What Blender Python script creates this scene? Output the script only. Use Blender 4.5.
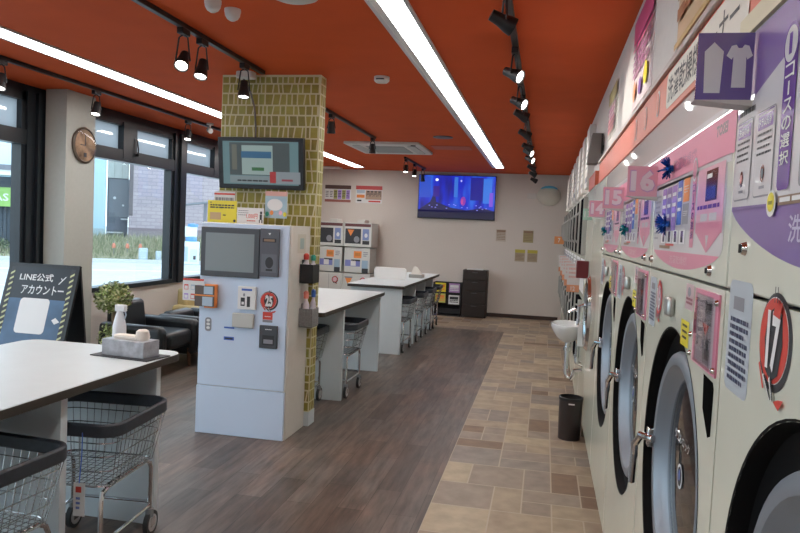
import bpy, math, random
from mathutils import Vector, Matrix
import numpy as np
random.seed(7)
SC = bpy.context.scene
for o in list(bpy.data.objects): bpy.data.objects.remove(o)
COL = SC.collection

# ------------------------------------------------------------------ camera
CAM_H = 1.55
F = 700.0
def camera():
    dy = np.array([(545-400)/F, (237-266.5)/F, 1.0]); dy /= np.linalg.norm(dy)
    n = np.cross(dy, np.array([1, .045, 0])); n /= np.linalg.norm(n)
    down = n if n[1] > 0 else -n
    dx = np.cross(down, dy)
    if dx[0] < 0: dx = -dx
    R = np.stack([dx, dy, -down])          # world from (right, down, forward)
    right, dwn, fwd = R[:, 0], R[:, 1], R[:, 2]
    m = Matrix(((right[0], -dwn[0], -fwd[0], 0), (right[1], -dwn[1], -fwd[1], 0), (right[2], -dwn[2], -fwd[2], CAM_H), (0, 0, 0, 1)))
    cd = bpy.data.cameras.new('camera'); cd.sensor_width = 36; cd.lens = F/800*36; cd.clip_start = .02; cd.clip_end = 300
    c = bpy.data.objects.new('camera', cd); COL.objects.link(c); c.matrix_world = m; SC.camera = c
camera()

# ------------------------------------------------------------------ world, view, exposure
SC.view_settings.view_transform = 'Standard'; SC.view_settings.look = 'None'
SC.view_settings.exposure = 0.42; SC.view_settings.gamma = 1.0; SC.view_settings.use_curve_mapping = False
w = bpy.data.worlds.new('sky'); SC.world = w; w.use_nodes = True
wn = w.node_tree; wn.nodes.clear()
tc = wn.nodes.new('ShaderNodeTexCoord'); sx = wn.nodes.new('ShaderNodeSeparateXYZ'); cr = wn.nodes.new('ShaderNodeValToRGB')
bg = wn.nodes.new('ShaderNodeBackground'); wo = wn.nodes.new('ShaderNodeOutputWorld')
wn.links.new(tc.outputs['Generated'], sx.inputs[0]); wn.links.new(sx.outputs['Z'], cr.inputs[0])
cr.color_ramp.elements[0].position = 0.0; cr.color_ramp.elements[0].color = (.76, .86, .93, 1)
cr.color_ramp.elements[1].position = 0.6; cr.color_ramp.elements[1].color = (.62, .74, .90, 1)
wn.links.new(cr.outputs[0], bg.inputs[0]); wn.links.new(bg.outputs[0], wo.inputs[0])
bg.inputs[1].default_value = 2.7
STRIP_E = 13.       # emission of the ceiling strip diffusers
SPOT_W = 13.0        # watts of each lit track spot

# ------------------------------------------------------------------ materials
MATS = {}
def mat(name, col=(.8, .8, .8), rough=.5, metal=0., emit=None, es=1., coat=0., noise=0., nscale=30., bump=0., trans=0., spec=.5):
    if name in MATS: return MATS[name]
    m = bpy.data.materials.new(name); m.use_nodes = True; nt = m.node_tree
    b = nt.nodes['Principled BSDF']
    b.inputs['Base Color'].default_value = (*col, 1); b.inputs['Roughness'].default_value = rough
    b.inputs['Metallic'].default_value = metal; b.inputs['Coat Weight'].default_value = coat
    b.inputs['Coat Roughness'].default_value = .012; b.inputs['Specular IOR Level'].default_value = spec
    if trans: b.inputs['Transmission Weight'].default_value = trans
    if emit: b.inputs['Emission Color'].default_value = (*emit, 1); b.inputs['Emission Strength'].default_value = es
    if noise or bump:
        t = nt.nodes.new('ShaderNodeTexCoord'); n = nt.nodes.new('ShaderNodeTexNoise')
        n.inputs['Scale'].default_value = nscale; n.inputs['Detail'].default_value = 3
        nt.links.new(t.outputs['Object'], n.inputs['Vector'])
        if noise:
            r = nt.nodes.new('ShaderNodeValToRGB')
            r.color_ramp.elements[0].position = .3; r.color_ramp.elements[1].position = .7
            r.color_ramp.elements[0].color = (*[c*(1-noise) for c in col], 1); r.color_ramp.elements[1].color = (*[min(1, c*(1+noise)) for c in col], 1)
            nt.links.new(n.outputs['Fac'], r.inputs[0]); nt.links.new(r.outputs[0], b.inputs['Base Color'])
        if bump:
            bp = nt.nodes.new('ShaderNodeBump'); bp.inputs['Strength'].default_value = bump; bp.inputs['Distance'].default_value = .01
            nt.links.new(n.outputs['Fac'], bp.inputs['Height']); nt.links.new(bp.outputs[0], b.inputs['Normal'])
    MATS[name] = m; return m
def glass_mat(name, tint=(1, 1, 1), ior=1.45, rough=0.0):
    if name in MATS: return MATS[name]
    m = bpy.data.materials.new(name); m.use_nodes = True; nt = m.node_tree; nt.nodes.clear()
    o = nt.nodes.new('ShaderNodeOutputMaterial'); mx = nt.nodes.new('ShaderNodeMixShader'); f = nt.nodes.new('ShaderNodeMath'); lw = nt.nodes.new('ShaderNodeLayerWeight'); pw = nt.nodes.new('ShaderNodeMath')
    t = nt.nodes.new('ShaderNodeBsdfTransparent'); g = nt.nodes.new('ShaderNodeBsdfGlossy')
    r0 = ((ior-1)/(ior+1))**2; lw.inputs['Blend'].default_value = .5; pw.operation = 'POWER'; pw.inputs[1].default_value = 5; f.operation = 'MULTIPLY_ADD'; f.inputs[1].default_value = 1-r0; f.inputs[2].default_value = r0; nt.links.new(lw.outputs['Facing'], pw.inputs[0]); nt.links.new(pw.outputs[0], f.inputs[0]); t.inputs[0].default_value = (*tint, 1); g.inputs['Roughness'].default_value = rough
    nt.links.new(f.outputs[0], mx.inputs[0]); nt.links.new(t.outputs[0], mx.inputs[1]); nt.links.new(g.outputs[0], mx.inputs[2]); nt.links.new(mx.outputs[0], o.inputs[0])
    MATS[name] = m; return m

white = mat('white_laminate', (.60, .655, .68), .35, noise=.02, nscale=8)
wallm = mat('wall_paint', (.66, .605, .56), .8, noise=.03, nscale=60, bump=.05)
ceilm = mat('orange_ceiling', (.61, .096, .025), .8, spec=.15, noise=.04, nscale=3)
black = mat('black_metal', (.012, .012, .014), .4)
frame_m = mat('window_frame_black', (.012, .016, .022), .3)
edge_m = mat('dark_edge', (.035, .028, .022), .5)
cream = mat('cream_enamel', (.67, .69, .59), .22, noise=.02, nscale=4, coat=.3)
steel = mat('door_steel', (.27, .31, .36), .36, .45)
chrome = mat('chrome', (.75, .75, .76), .12, 1.)
wire = mat('wire_steel', (.55, .55, .55), .25, 1.)
rimm = mat('cart_rim_plastic', (.03, .038, .05), .45, noise=.15, nscale=40)
rubber = mat('rubber', (.03, .03, .03), .6)
kioskm = mat('kiosk_front_daylit', (.57, .68, .84), .4, noise=.015, nscale=3)  # front panels: white with the window's blue daylight put into the colour
kside = mat('kiosk_side', (.62, .60, .55), .5, noise=.02)
dark = mat('dark_print', (.03, .03, .035), .5)
greyt = mat('grey_print', (.25, .25, .28), .5)
red = mat('red_print', (.62, .06, .04), .45)
redband = mat('header_red', (.62, .12, .06), .4, noise=.03)
pink = mat('pink_print', (.75, .26, .38), .35, coat=.5)
lpink = mat('light_pink_print', (.80, .42, .52), .35, coat=.5)
gwhite = mat('gloss_white_print', (.66, .65, .67), .35, coat=.6)
purple = mat('purple_print', (.20, .12, .36), .35, coat=.5)
dpurple = mat('deep_purple_print', (.13, .05, .30), .2)
lilac = mat('lilac_print', (.42, .28, .68), .15)
blue = mat('blue_print', (.05, .13, .50), .3)
lblue = mat('light_blue_print', (.40, .50, .60), .4)
orange = mat('orange_print', (.80, .25, .05), .4)
yellow = mat('yellow_print', (.78, .66, .04), .4)
brown = mat('brown_print', (.25, .16, .10), .5)
paper = mat('paper_white', (.72, .72, .72), .6)
grey = mat('grey_plastic', (.22, .23, .24), .5)
dgrey = mat('dark_grey_plastic', (.06, .065, .075), .4)
fascia = mat('grey_gloss_fascia', (.80, .76, .74), .03, spec=.35)
tape = mat('translucent_cover', (.75, .60, .66), .1)
def upper_pane_mat():  # upper panes: even translucent pale grey with a weak gloss
    m = bpy.data.materials.new('translucent_pane'); m.use_nodes = True; nt = m.node_tree; nt.nodes.clear(); L = nt.links.new
    o = nt.nodes.new('ShaderNodeOutputMaterial'); a = nt.nodes.new('ShaderNodeMixShader'); t = nt.nodes.new('ShaderNodeBsdfTranslucent'); g = nt.nodes.new('ShaderNodeBsdfGlossy'); lw = nt.nodes.new('ShaderNodeLayerWeight')
    t.inputs[0].default_value = (.55, .58, .59, 1); g.inputs['Roughness'].default_value = .02; lw.inputs['Blend'].default_value = .22
    pw = nt.nodes.new('ShaderNodeMath'); pw.operation = 'MULTIPLY_ADD'; pw.inputs[1].default_value = .45; pw.inputs[2].default_value = .04
    L(lw.outputs['Facing'], pw.inputs[0]); L(pw.outputs[0], a.inputs[0]); L(t.outputs[0], a.inputs[1]); L(g.outputs[0], a.inputs[2]); L(a.outputs[0], o.inputs[0]); return m
pale_pane = upper_pane_mat()
pane = glass_mat('window_glass', (.93, .97, .97))
cover = glass_mat('clear_cover', (.99, .96, .97), 1.15)
lit = mat('strip_diffuser', (1, 1, 1), .5, emit=(1, .985, .95), es=STRIP_E)
lamp = mat('spot_lens', (1, 1, 1), .4, emit=(1, .96, .9), es=9)
skirt = mat('dark_skirting', (.05, .03, .025), .5)

# ------------------------------------------------------------------ mesh builder
class M:
    def __init__(s): s.v = []; s.f = []; s.m = []; s.mats = []
    def mi(s, m):
        if m not in s.mats: s.mats.append(m)
        return s.mats.index(m)
    def add(s, vs, fs, m):
        b = len(s.v); s.v += [tuple(v) for v in vs]; k = s.mi(m)
        for f in fs: s.f.append(tuple(b+i for i in f)); s.m.append(k)
        return s
    def box(s, a, b, m):
        (x0, y0, z0), (x1, y1, z1) = [min(p, q) for p, q in zip(a, b)], [max(p, q) for p, q in zip(a, b)]
        vs = [(x0, y0, z0), (x1, y0, z0), (x1, y1, z0), (x0, y1, z0), (x0, y0, z1), (x1, y0, z1), (x1, y1, z1), (x0, y1, z1)]
        return s.add(vs, [(0, 3, 2, 1), (4, 5, 6, 7), (0, 1, 5, 4), (1, 2, 6, 5), (2, 3, 7, 6), (3, 0, 4, 7)], m)
    def prism(s, pts, fn, a, b, m):           # pts 2D ccw, fn(u,v,w)->xyz
        n = len(pts); vs = [fn(u, v, a) for u, v in pts]+[fn(u, v, b) for u, v in pts]
        return s.add(vs, [tuple(range(n))[::-1], tuple(range(n, 2*n))]+[(i, (i+1) % n, n+(i+1) % n, n+i) for i in range(n)], m)
    def cyl(s, p0, p1, r, m, r1=None, n=16, caps=True):
        p0, p1 = Vector(p0), Vector(p1); d = (p1-p0).normalized(); r1 = r if r1 is None else r1
        a = d.orthogonal().normalized(); b = d.cross(a); vs = []
        for p, rr in ((p0, r), (p1, r1)):
            for i in range(n):
                t = 2*math.pi*i/n; vs.append(p+a*(math.cos(t)*rr)+b*(math.sin(t)*rr))
        fs = [(i, (i+1) % n, n+(i+1) % n, n+i) for i in range(n)]
        if caps: fs += [tuple(range(n))[::-1], tuple(range(n, 2*n))]
        return s.add(vs, fs, m)
    def tube(s, pts, r, m, n=6, closed=False):
        pts = [Vector(p) for p in pts]; N = len(pts); vs = []; up = None
        for i, p in enumerate(pts):
            if closed: d = pts[(i+1) % N]-pts[i-1]
            else: d = pts[min(i+1, N-1)]-pts[max(i-1, 0)]
            d.normalize()
            if up is None: up = d.orthogonal().normalized()
            a = (up-d*up.dot(d)).normalized() if (up-d*up.dot(d)).length > 1e-6 else d.orthogonal().normalized()
            up = a; b = d.cross(a)
            for k in range(n):
                t = 2*math.pi*k/n; vs.append(p+a*(math.cos(t)*r)+b*(math.sin(t)*r))
        fs = []
        for i in range(N if closed else N-1):
            j = (i+1) % N
            for k in range(n): fs.append((i*n+k, i*n+(k+1) % n, j*n+(k+1) % n, j*n+k))
        if not closed: fs += [tuple(range(n))[::-1], tuple(range((N-1)*n, N*n))]
        return s.add(vs, fs, m)
    def lathe(s, prof, o, ax, m, n=32, close=False):      # prof [(r, h)] around axis ax from o
        o = Vector(o); ax = Vector(ax).normalized(); a = ax.orthogonal().normalized(); b = ax.cross(a); vs = []
        for r, h in prof:
            for k in range(n):
                t = 2*math.pi*k/n; vs.append(o+ax*h+(a*math.cos(t)+b*math.sin(t))*r)
        fs = []
        for i in range(len(prof)-1):
            for k in range(n): fs.append((i*n+k, i*n+(k+1) % n, (i+1)*n+(k+1) % n, (i+1)*n+k))
        if close: fs += [tuple(range(n))[::-1], tuple(range((len(prof)-1)*n, len(prof)*n))]
        return s.add(vs, fs, m)
    def build(s, name, parent=None, loc=(0, 0, 0), bevel=0., smooth=True, rz=0., seg=2):
        me = bpy.data.meshes.new(name); me.from_pydata(s.v, [], s.f)
        for m in s.mats: me.materials.append(m)
        me.polygons.foreach_set('material_index', s.m); me.update()
        if smooth:
            me.shade_smooth(); me.set_sharp_from_angle(angle=.6)
        o = bpy.data.objects.new(name, me); COL.objects.link(o); o.location = loc; o.rotation_euler.z = rz
        if parent: o.parent = parent
        if bevel:
            bm = o.modifiers.new('bevel', 'BEVEL'); bm.width = bevel; bm.segments = seg; bm.limit_method = 'ANGLE'; bm.angle_limit = .7
        return o
_tc = {}
def glyphs(body, bold=False):
    key = (body, bold)
    if key in _tc: return _tc[key]
    c = bpy.data.curves.new('t', 'FONT'); c.body = body; c.resolution_u = 2; c.offset = .05 if bold else .012
    o = bpy.data.objects.new('t', c); COL.objects.link(o)
    dg = bpy.context.evaluated_depsgraph_get(); me = bpy.data.meshes.new_from_object(o.evaluated_get(dg))
    v = [(p.co.x, p.co.y) for p in me.vertices]; f = [tuple(p.vertices) for p in me.polygons]
    bpy.data.objects.remove(o); bpy.data.curves.remove(c); bpy.data.meshes.remove(me)
    xs = [p[0] for p in v]; ys = [p[1] for p in v]; _tc[key] = (v, f, min(xs), min(ys), max(xs), max(ys)); return _tc[key]
class Art(M):                                  # flat printed graphics in a (u, v) frame, layered by .6 mm
    def __init__(s, o=(0, 0, 0), u=(1, 0, 0), v=(0, 0, 1)):
        super().__init__(); s.o = Vector(o); s.u = Vector(u).normalized(); s.w = Vector(v).normalized(); s.n = s.u.cross(s.w)
    def P(s, u, v, l): return s.o+s.u*u+s.w*v+s.n*(l*.0006)
    def poly(s, pts, m, l=1): return s.add([s.P(u, v, l) for u, v in pts], [tuple(range(len(pts)))], m)
    def rect(s, u0, v0, u1, v1, m, l=1): return s.poly([(u0, v0), (u1, v0), (u1, v1), (u0, v1)], m, l)
    def rrect(s, u0, v0, u1, v1, r, m, l=1): return s.poly(rr(u0, v0, u1, v1, r), m, l)
    def ell(s, cu, cv, ru, rv, m, l=1, n=28): return s.poly([(cu+ru*math.cos(2*math.pi*i/n), cv+rv*math.sin(2*math.pi*i/n)) for i in range(n)], m, l)
    def slab(s, u0, v0, u1, v1, t, m, r=0.):    # body behind layer 0, thickness t
        pts = rr(u0, v0, u1, v1, r) if r else [(u0, v0), (u1, v0), (u1, v1), (u0, v1)]
        return s.prism(pts, lambda u, v, w: s.o+s.u*u+s.w*v+s.n*w, -t, 0, m)
    def text(s, body, u0, v0, u1, v1, m, l=2, keep=False, bold=False):
        v, f, x0, y0, x1, y1 = glyphs(body, bold); sx = (u1-u0)/(x1-x0); sy = (v1-v0)/(y1-y0)
        if keep: sx = sy = min(sx, sy)
        cu, cv = (u0+u1)/2, (v0+v1)/2; cx, cy = (x0+x1)/2, (y0+y1)/2
        return s.add([s.P(cu+(x-cx)*sx, cv+(y-cy)*sy, l) for x, y in v], f, m)
    def vtext(s, body, u0, v0, u1, v1, m, l=2):
        n = len(body); h = (v1-v0)/n
        for i, ch in enumerate(body):
            t = v1-i*h
            if ch == 'ー': s.rect((u0+u1)/2-.08*(u1-u0), t-h*.9, (u0+u1)/2+.08*(u1-u0), t-h*.1, m, l)
            else: s.text(ch, u0, t-h*.9, u1, t-h*.08, m, l)
    def lines(s, u0, v0, u1, v1, n, m, l=2, frac=.55):
        h = (v1-v0)/n
        for i in range(n):
            t = v1-i*h; u = u0
            end = u1-(random.random()*.3*(u1-u0) if i % 3 == 2 else 0)
            while u < end:
                ww = min((.03+random.random()*.07)*(u1-u0)*2.2, end-u); s.rect(u, t-h*frac, u+ww, t, m, l); u += ww+.025*(u1-u0)
def rr(u0, v0, u1, v1, r, n=5):
    r = min(r, abs(u1-u0)/2*.999, abs(v1-v0)/2*.999); pts = []
    for cu, cv, a in ((u1-r, v0+r, -90), (u1-r, v1-r, 0), (u0+r, v1-r, 90), (u0+r, v0+r, 180)):
        for i in range(n+1):
            t = math.radians(a+90*i/n); pts.append((cu+r*math.cos(t), cv+r*math.sin(t)))
    return pts
def tag(o, label, cat, group=None, kind=None):
    o['label'] = label; o['category'] = cat
    if group: o['group'] = group
    if kind: o['kind'] = kind
    return o
def thing(name, label, cat, loc=(0, 0, 0), rz=0., group=None):
    o = bpy.data.objects.new(name, None); o.empty_display_size = .1; COL.objects.link(o); o.location = loc; o.rotation_euler.z = rz
    return tag(o, label, cat, group)
def struct(o): o['kind'] = 'structure'; return o
def dup(root, loc, rz=0., label=None, group=None):
    r = root.copy(); COL.objects.link(r); r.location = loc; r.rotation_euler.z = rz
    if label: r['label'] = label
    if group: r['group'] = group
    for ch in list(root.children):
        c = ch.copy(); COL.objects.link(c); c.parent = r
        for g in list(ch.children):
            d = g.copy(); COL.objects.link(d); d.parent = c
    return r

# ------------------------------------------------------------------ setting: floor
ZC = 2.70; XL = -4.6; XR = .36; YB = 13.3; Y0 = -1.6
def wood_mat():
    m = bpy.data.materials.new('wood_planks'); m.use_nodes = True; nt = m.node_tree; b = nt.nodes['Principled BSDF']
    t = nt.nodes.new('ShaderNodeTexCoord'); mp = nt.nodes.new('ShaderNodeMapping'); mp.inputs['Rotation'].default_value[2] = math.pi/2
    br = nt.nodes.new('ShaderNodeTexBrick'); br.offset = .37; br.offset_frequency = 2
    for k, v in (('Scale', 1.), ('Mortar Size', .0015), ('Mortar Smooth', .2), ('Bias', 0.), ('Brick Width', .92), ('Row Height', .15)): br.inputs[k].default_value = v
    br.inputs['Color1'].default_value = (.155, .128, .108, 1); br.inputs['Color2'].default_value = (.088, .070, .058, 1); br.inputs['Mortar'].default_value = (.035, .026, .021, 1)
    nt.links.new(t.outputs['Object'], mp.inputs[0]); nt.links.new(mp.outputs[0], br.inputs['Vector'])
    m2 = nt.nodes.new('ShaderNodeMapping'); m2.inputs['Scale'].default_value = (14, 1.6, 1); nt.links.new(t.outputs['Object'], m2.inputs[0])
    n = nt.nodes.new('ShaderNodeTexNoise'); n.inputs['Scale'].default_value = 1.6; n.inputs['Detail'].default_value = 6; n.inputs['Roughness'].default_value = .65
    nt.links.new(m2.outputs[0], n.inputs['Vector'])
    r = nt.nodes.new('ShaderNodeValToRGB'); r.color_ramp.elements[0].position = .3; r.color_ramp.elements[0].color = (.48, .47, .47, 1); r.color_ramp.elements[1].position = .72; r.color_ramp.elements[1].color = (1.45, 1.47, 1.5, 1)
    nt.links.new(n.outputs['Fac'], r.inputs[0])
    mx = nt.nodes.new('ShaderNodeMixRGB'); mx.blend_type = 'MULTIPLY'; mx.inputs[0].default_value = 1
    nt.links.new(br.outputs['Color'], mx.inputs[1]); nt.links.new(r.outputs[0], mx.inputs[2])
    m3 = nt.nodes.new('ShaderNodeMapping'); m3.inputs['Scale'].default_value = (3.3, 1.2, 1); nt.links.new(t.outputs['Object'], m3.inputs[0])
    n2 = nt.nodes.new('ShaderNodeTexNoise'); n2.inputs['Scale'].default_value = 1.; n2.inputs['Detail'].default_value = 2; nt.links.new(m3.outputs[0], n2.inputs['Vector'])
    r2 = nt.nodes.new('ShaderNodeValToRGB'); r2.color_ramp.elements[0].position = .38; r2.color_ramp.elements[0].color = (1.15, .96, .84, 1); r2.color_ramp.elements[1].position = .62; r2.color_ramp.elements[1].color = (.86, .90, .92, 1)
    nt.links.new(n2.outputs['Fac'], r2.inputs[0])
    mx2 = nt.nodes.new('ShaderNodeMixRGB'); mx2.blend_type = 'MULTIPLY'; mx2.inputs[0].default_value = 1
    nt.links.new(mx.outputs[0], mx2.inputs[1]); nt.links.new(r2.outputs[0], mx2.inputs[2]); nt.links.new(mx2.outputs[0], b.inputs['Base Color'])
    b.inputs['Roughness'].default_value = .42
    bp = nt.nodes.new('ShaderNodeBump'); bp.inputs['Strength'].default_value = .12; bp.inputs['Distance'].default_value = .004
    nt.links.new(n.outputs['Fac'], bp.inputs['Height']); nt.links.new(bp.outputs[0], b.inputs['Normal'])
    return m
woodm = wood_mat()
grout = mat('grout', (.48, .41, .32), .8)
stones = [mat('stone_%d' % i, c, .5, noise=.16, nscale=9, bump=.06) for i, c in enumerate([(.37, .29, .20), (.30, .24, .185), (.43, .35, .24), (.26, .22, .185), (.29, .235, .19), (.21, .135, .085), (.35, .27, .19)])]
fl = M(); TB = -.56; YW = 11.28
fl.box((XL-.1, Y0, -.08), (1.1, YB+.1, -.0008), grout)
fl.box((XL-.1, Y0, -.0007), (TB, YW, 0.0), woodm)
def tiles(x0, x1, y0, y1, cx, cy):
    nx = int(math.ceil((x1-x0)/cx)); ny = int(math.ceil((y1-y0)/cy)); occ = set(); g = .0045
    for j in range(ny):
        for i in range(nx):
            if (i, j) in occ: continue
            for (w_, h_) in random.sample([(2, 1), (2, 1), (1, 2), (1, 1), (1, 1), (2, 2), (2, 1), (1, 1)], 4)+[(1, 1)]:
                cells = [(i+a, j+b) for a in range(w_) for b in range(h_)]
                if i+w_ > nx or j+h_ > ny or any(c in occ for c in cells): continue
                occ.update(cells); xa, ya = x0+i*cx+g, y0+j*cy+g; xb, yb = min(x0+(i+w_)*cx, x1)-g, min(y0+(j+h_)*cy, y1)-g
                wt = [5, 5, 4, 4, 4, 3, 4]
                fl.add([(xa, ya, 0), (xb, ya, 0), (xb, yb, 0), (xa, yb, 0)], [(0, 1, 2, 3)], random.choices(stones, wt)[0]); break
tiles(TB, .46, Y0, YW, .17, .19); tiles(XL, .46, YW, YB, .17, .19)
struct(fl.build('floor', smooth=False))
struct(M().box((XL-.1, Y0, ZC), (1.2, YB+.1, ZC+.12), ceilm).build('ceiling', smooth=False))
struct(M().box((XL-.1, YB, 0), (1.2, YB+.12, ZC), wallm).build('wall_back', smooth=False))
struct(M().box((XL-.1, Y0-.12, 0), (1.2, Y0, ZC), wallm).build('wall_front', smooth=False))
wr = M(); rwm = mat('white_wall_right', (.72, .70, .67), .6, noise=.02, nscale=20)
wr.box((.40, Y0, 1.97), (1.12, YB, ZC), rwm); wr.box((1.12, Y0, 0), (1.2, YB, ZC), rwm)
struct(wr.build('wall_right', smooth=False))
struct(M().box((-4.5, YB-.012, 0), (XR-.05, YB, .07), skirt).build('baseboard_back', smooth=False))

# left wall: sills, piers and framed glazing
wl = M()
wl.box((XL-.1, 5.8, 0), (XL, YB, .76), wallm); wl.box((XL-.1, 11.6, .76), (XL, YB, ZC), wallm)
wl.box((XL-.14, Y0, 2.63), (XL-.0, 11.6, ZC), frame_m)
struct(wl.build('wall_left', smooth=False))
cl = M(); cl.box((-4.55, 5.69, 0), (-4.33, 6.11, ZC), mat('column_paint', (.46, .465, .43), .8, noise=.02))
struct(cl.build('trim_1', bevel=.004))      # column that boxes in the pier
def window(n, ya, yb, z0, mull=(), postw=.05):
    t = M(); x0, x1 = XL-.10, XL
    for y in (ya, yb-postw): t.box((x0, y, z0), (x1, y+postw, 2.63), frame_m)
    t.box((x0, ya, 2.56), (x1, yb, 2.64), frame_m); t.box((x0-.01, ya, 2.17), (x1+.015, yb, 2.30), frame_m); t.box((x0-.02, ya, z0), (x1+.03, yb, z0+.05), frame_m)
    for y in mull: t.box((x0, y-.13, 2.2), (x1+.02, y+.13, 2.6), frame_m)
    f = struct(t.build('window_%d' % n, smooth=False))
    g = M().box((XL-.055, ya+.02, z0+.02), (XL-.05, yb-.02, 2.2), pane).build('pane', f, smooth=False)
    g = M().box((XL-.055, ya+.02, 2.27), (XL-.05, yb-.02, 2.6), pale_pane).build('upper_pane', f, smooth=False)
    for y in mull:
        h = M(); h.tube([(XL+.035, y+.10, 2.45), (XL+.05, y+.11, 2.33), (XL+.04, y+.12, 2.26)], .008, black); h.box((XL+.02, y+.1, 2.25), (XL+.06, y+.14, 2.28), black); h.build('window_handle', f)
window(1, 3.2, 5.50, 0.0); window(2, 6.11, 8.06, .76, (7.09,)); window(3, 8.34, 11.6, .76, (9.25, 10.4)); window(4, .6, 3.15, 0.0); window(5, -1.6, .55, 0.0)
pm = M()
pm.box((XL-.12, 5.50, 0), (XL+.02, 5.82, 2.64), frame_m); pm.box((XL-.12, 5.60, 0), (XL+.05, 5.64, 2.64), frame_m)
pm.box((XL-.12, 8.06, .76), (XL+.02, 8.34, 2.64), frame_m); pm.box((XL-.12, 8.16, .76), (XL+.05, 8.24, 2.64), frame_m)
struct(pm.build('trim_2', smooth=False))

# ------------------------------------------------------------------ ceiling strip lights
alu = mat('fixture_rim', (.55, .55, .55), .35, .3)
def strip(xa, xb, y0, y1, pitch, phase, label, wf=0.):
    t = thing('strip_light', label, 'ceiling light', ((xa+xb)/2, (y0+y1)/2, ZC))
    lx = -(xa+xb)/2; ly = -(y0+y1)/2
    fr = M()
    fr.box((xa-.022+lx, y0+ly, -.012), (xa+lx, y1+ly, .0), alu); fr.box((xb+lx, y0+ly, -.012), (xb+.022+lx, y1+ly, .0), alu)
    fr.box((xa+lx, y0-.02+ly, -.012), (xb+lx, y0+ly, 0), alu); fr.box((xa+lx, y1+ly, -.012), (xb+lx, y1+.02+ly, 0), alu)
    if wf: fr.box((xa+lx, y0+ly, -.008), (xa+wf+lx, y1+ly, -.003), mat('reflector_white', (.75, .75, .74), .4))
    fr.build('frame', t, smooth=False)
    y = phase
    while y > y0+pitch: y -= pitch
    e = [y0]
    while y < y1-.1:
        if y > y0+.1: e.append(y)
        y += pitch
    e.append(y1)
    for a, b in zip(e, e[1:]): M().box((xa+wf+lx, a+.012+ly, -.009), (xb+lx, b-.012+ly, -.004), lit).build('diffuser', t, smooth=False)
strip(-.925, -.755, -.8, 12.1, 1.385, 3.864, 'long white strip light running down the middle of the orange ceiling', .04)
strip(-3.54, -3.37, -.8, 12.7, 1.385, 3.96, 'long white strip light near the window wall, partly behind the patterned pillar')

# ------------------------------------------------------------------ tracks and spots
def track(x, y0, y1, label):
    o = M().box((-.018, 0, -.03), (.018, y1-y0, 0), black).build('lighting_track', loc=(x, y0, ZC), bevel=.003); tag(o, label, 'lighting track')
track(-.235, 2.2, 13.1, 'black lighting track above the washing machines, with spots aimed right')
track(-2.135, 1.2, 4.99, 'black lighting track ending in front of the patterned pillar')
track(-2.145, 5.7, 8.55, 'black lighting track running from behind the pillar towards the air conditioner')
track(-2.20, 10.75, 12.6, 'short black lighting track beyond the air conditioner, near the television')
track(-3.98, 2.2, 8.4, 'black lighting track closest to the window wall')
def spot(x, y, az, el, on, label, group=None, drop=.12):
    t = thing('track_spotlight', label, 'spotlight', (x, y, ZC-.03), 0, group)
    M().box((-.02, -.045, -.035), (.02, .045, 0), black).build('adapter', t, bevel=.003)
    d = Vector((math.sin(az)*math.cos(el), math.cos(az)*math.cos(el), math.sin(el)))
    c = Vector((0, 0, -.035-drop)); s = d.cross(Vector((0, 0, 1)))
    s = s.normalized() if s.length > .05 else Vector((0, 1, 0))
    y_ = M()
    for k in (-1, 1): y_.tube([(0, 0, -.03), s*(k*.025)+Vector((0, 0, -.05)), c+s*(k*.042)], .005, black)
    y_.build('yoke', t)
    h = M(); h.lathe([(.001, -.07), (.026, -.068), (.03, -.02), (.04, .02), (.043, .05), (.037, .05), (.034, .035)], c, d, black, n=20); h.build('lamp_head', t)
    M().lathe([(.034, .042), (.02, .046), (.001, .048)], c, d, lamp if on else mat('unlit_lens', (.05, .05, .05), .2), n=20).build('lens', t)
    if on:
        ld = bpy.data.lights.new('spot_beam', 'SPOT'); ld.energy = SPOT_W; ld.spot_size = math.radians(62); ld.spot_blend = .6; ld.shadow_soft_size = .03; ld.color = (1, .94, .86)
        lo = bpy.data.objects.new('spot_beam', ld); COL.objects.link(lo); lo.parent = t; lo.location = c+d*.06
        lo.rotation_euler = d.to_track_quat('-Z', 'Y').to_euler()
E_ = math.radians
for i, (y, on) in enumerate([(3.25, 0), (4.30, 1), (5.2, 1), (5.75, 0), (6.8, 0), (7.8, 0), (8.25, 1), (9.0, 1), (10.1, 0), (11.1, 0), (12.3, 0)]):
    spot(-.235, y, E_(118 if on else 70), E_(-24), True if on else (i % 2 == 0), ['black spotlight nearest the camera above the washing machines', 'lit black spotlight, second along the right track', 'lit black spotlight, third along the right track', 'black spotlight, fourth along the right track', 'black spotlight, fifth along the right track', 'black spotlight, sixth along the right track', 'lit black spotlight, nearer of the two lit ones far along the right track', 'lit black spotlight, farther of the two lit ones far along the right track', 'black spotlight on the right track, third from its far end', 'black spotlight on the right track, next to last before the back wall', 'black spotlight at the far end of the right track'][i], 'spotlights on the right track')
spot(-2.135, 3.81, E_(165), E_(-48), True, 'lit black spotlight, leftmost of the three before the patterned pillar', 'spotlights before the pillar', .15)
spot(-2.135, 4.04, E_(175), E_(-68), True, 'lit black spotlight, middle of the three before the patterned pillar', 'spotlights before the pillar', .15)
spot(-2.135, 4.66, E_(160), E_(-80), True, 'lit black spotlight hanging in front of the pillar top', 'spotlights before the pillar', .15)
spot(-2.145, 6.75, 0., E_(-85), False, 'black spotlight hanging just right of the patterned pillar', 'spotlights behind the pillar', .10)
spot(-2.145, 8.45, 0., E_(-85), False, 'black spotlight in front of the ceiling air conditioner', 'spotlights behind the pillar', .10)
spot(-2.20, 10.85, E_(180), E_(-75), True, 'lit black spotlight, nearest of the three before the television', 'spotlights before the television', .12)
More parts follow.
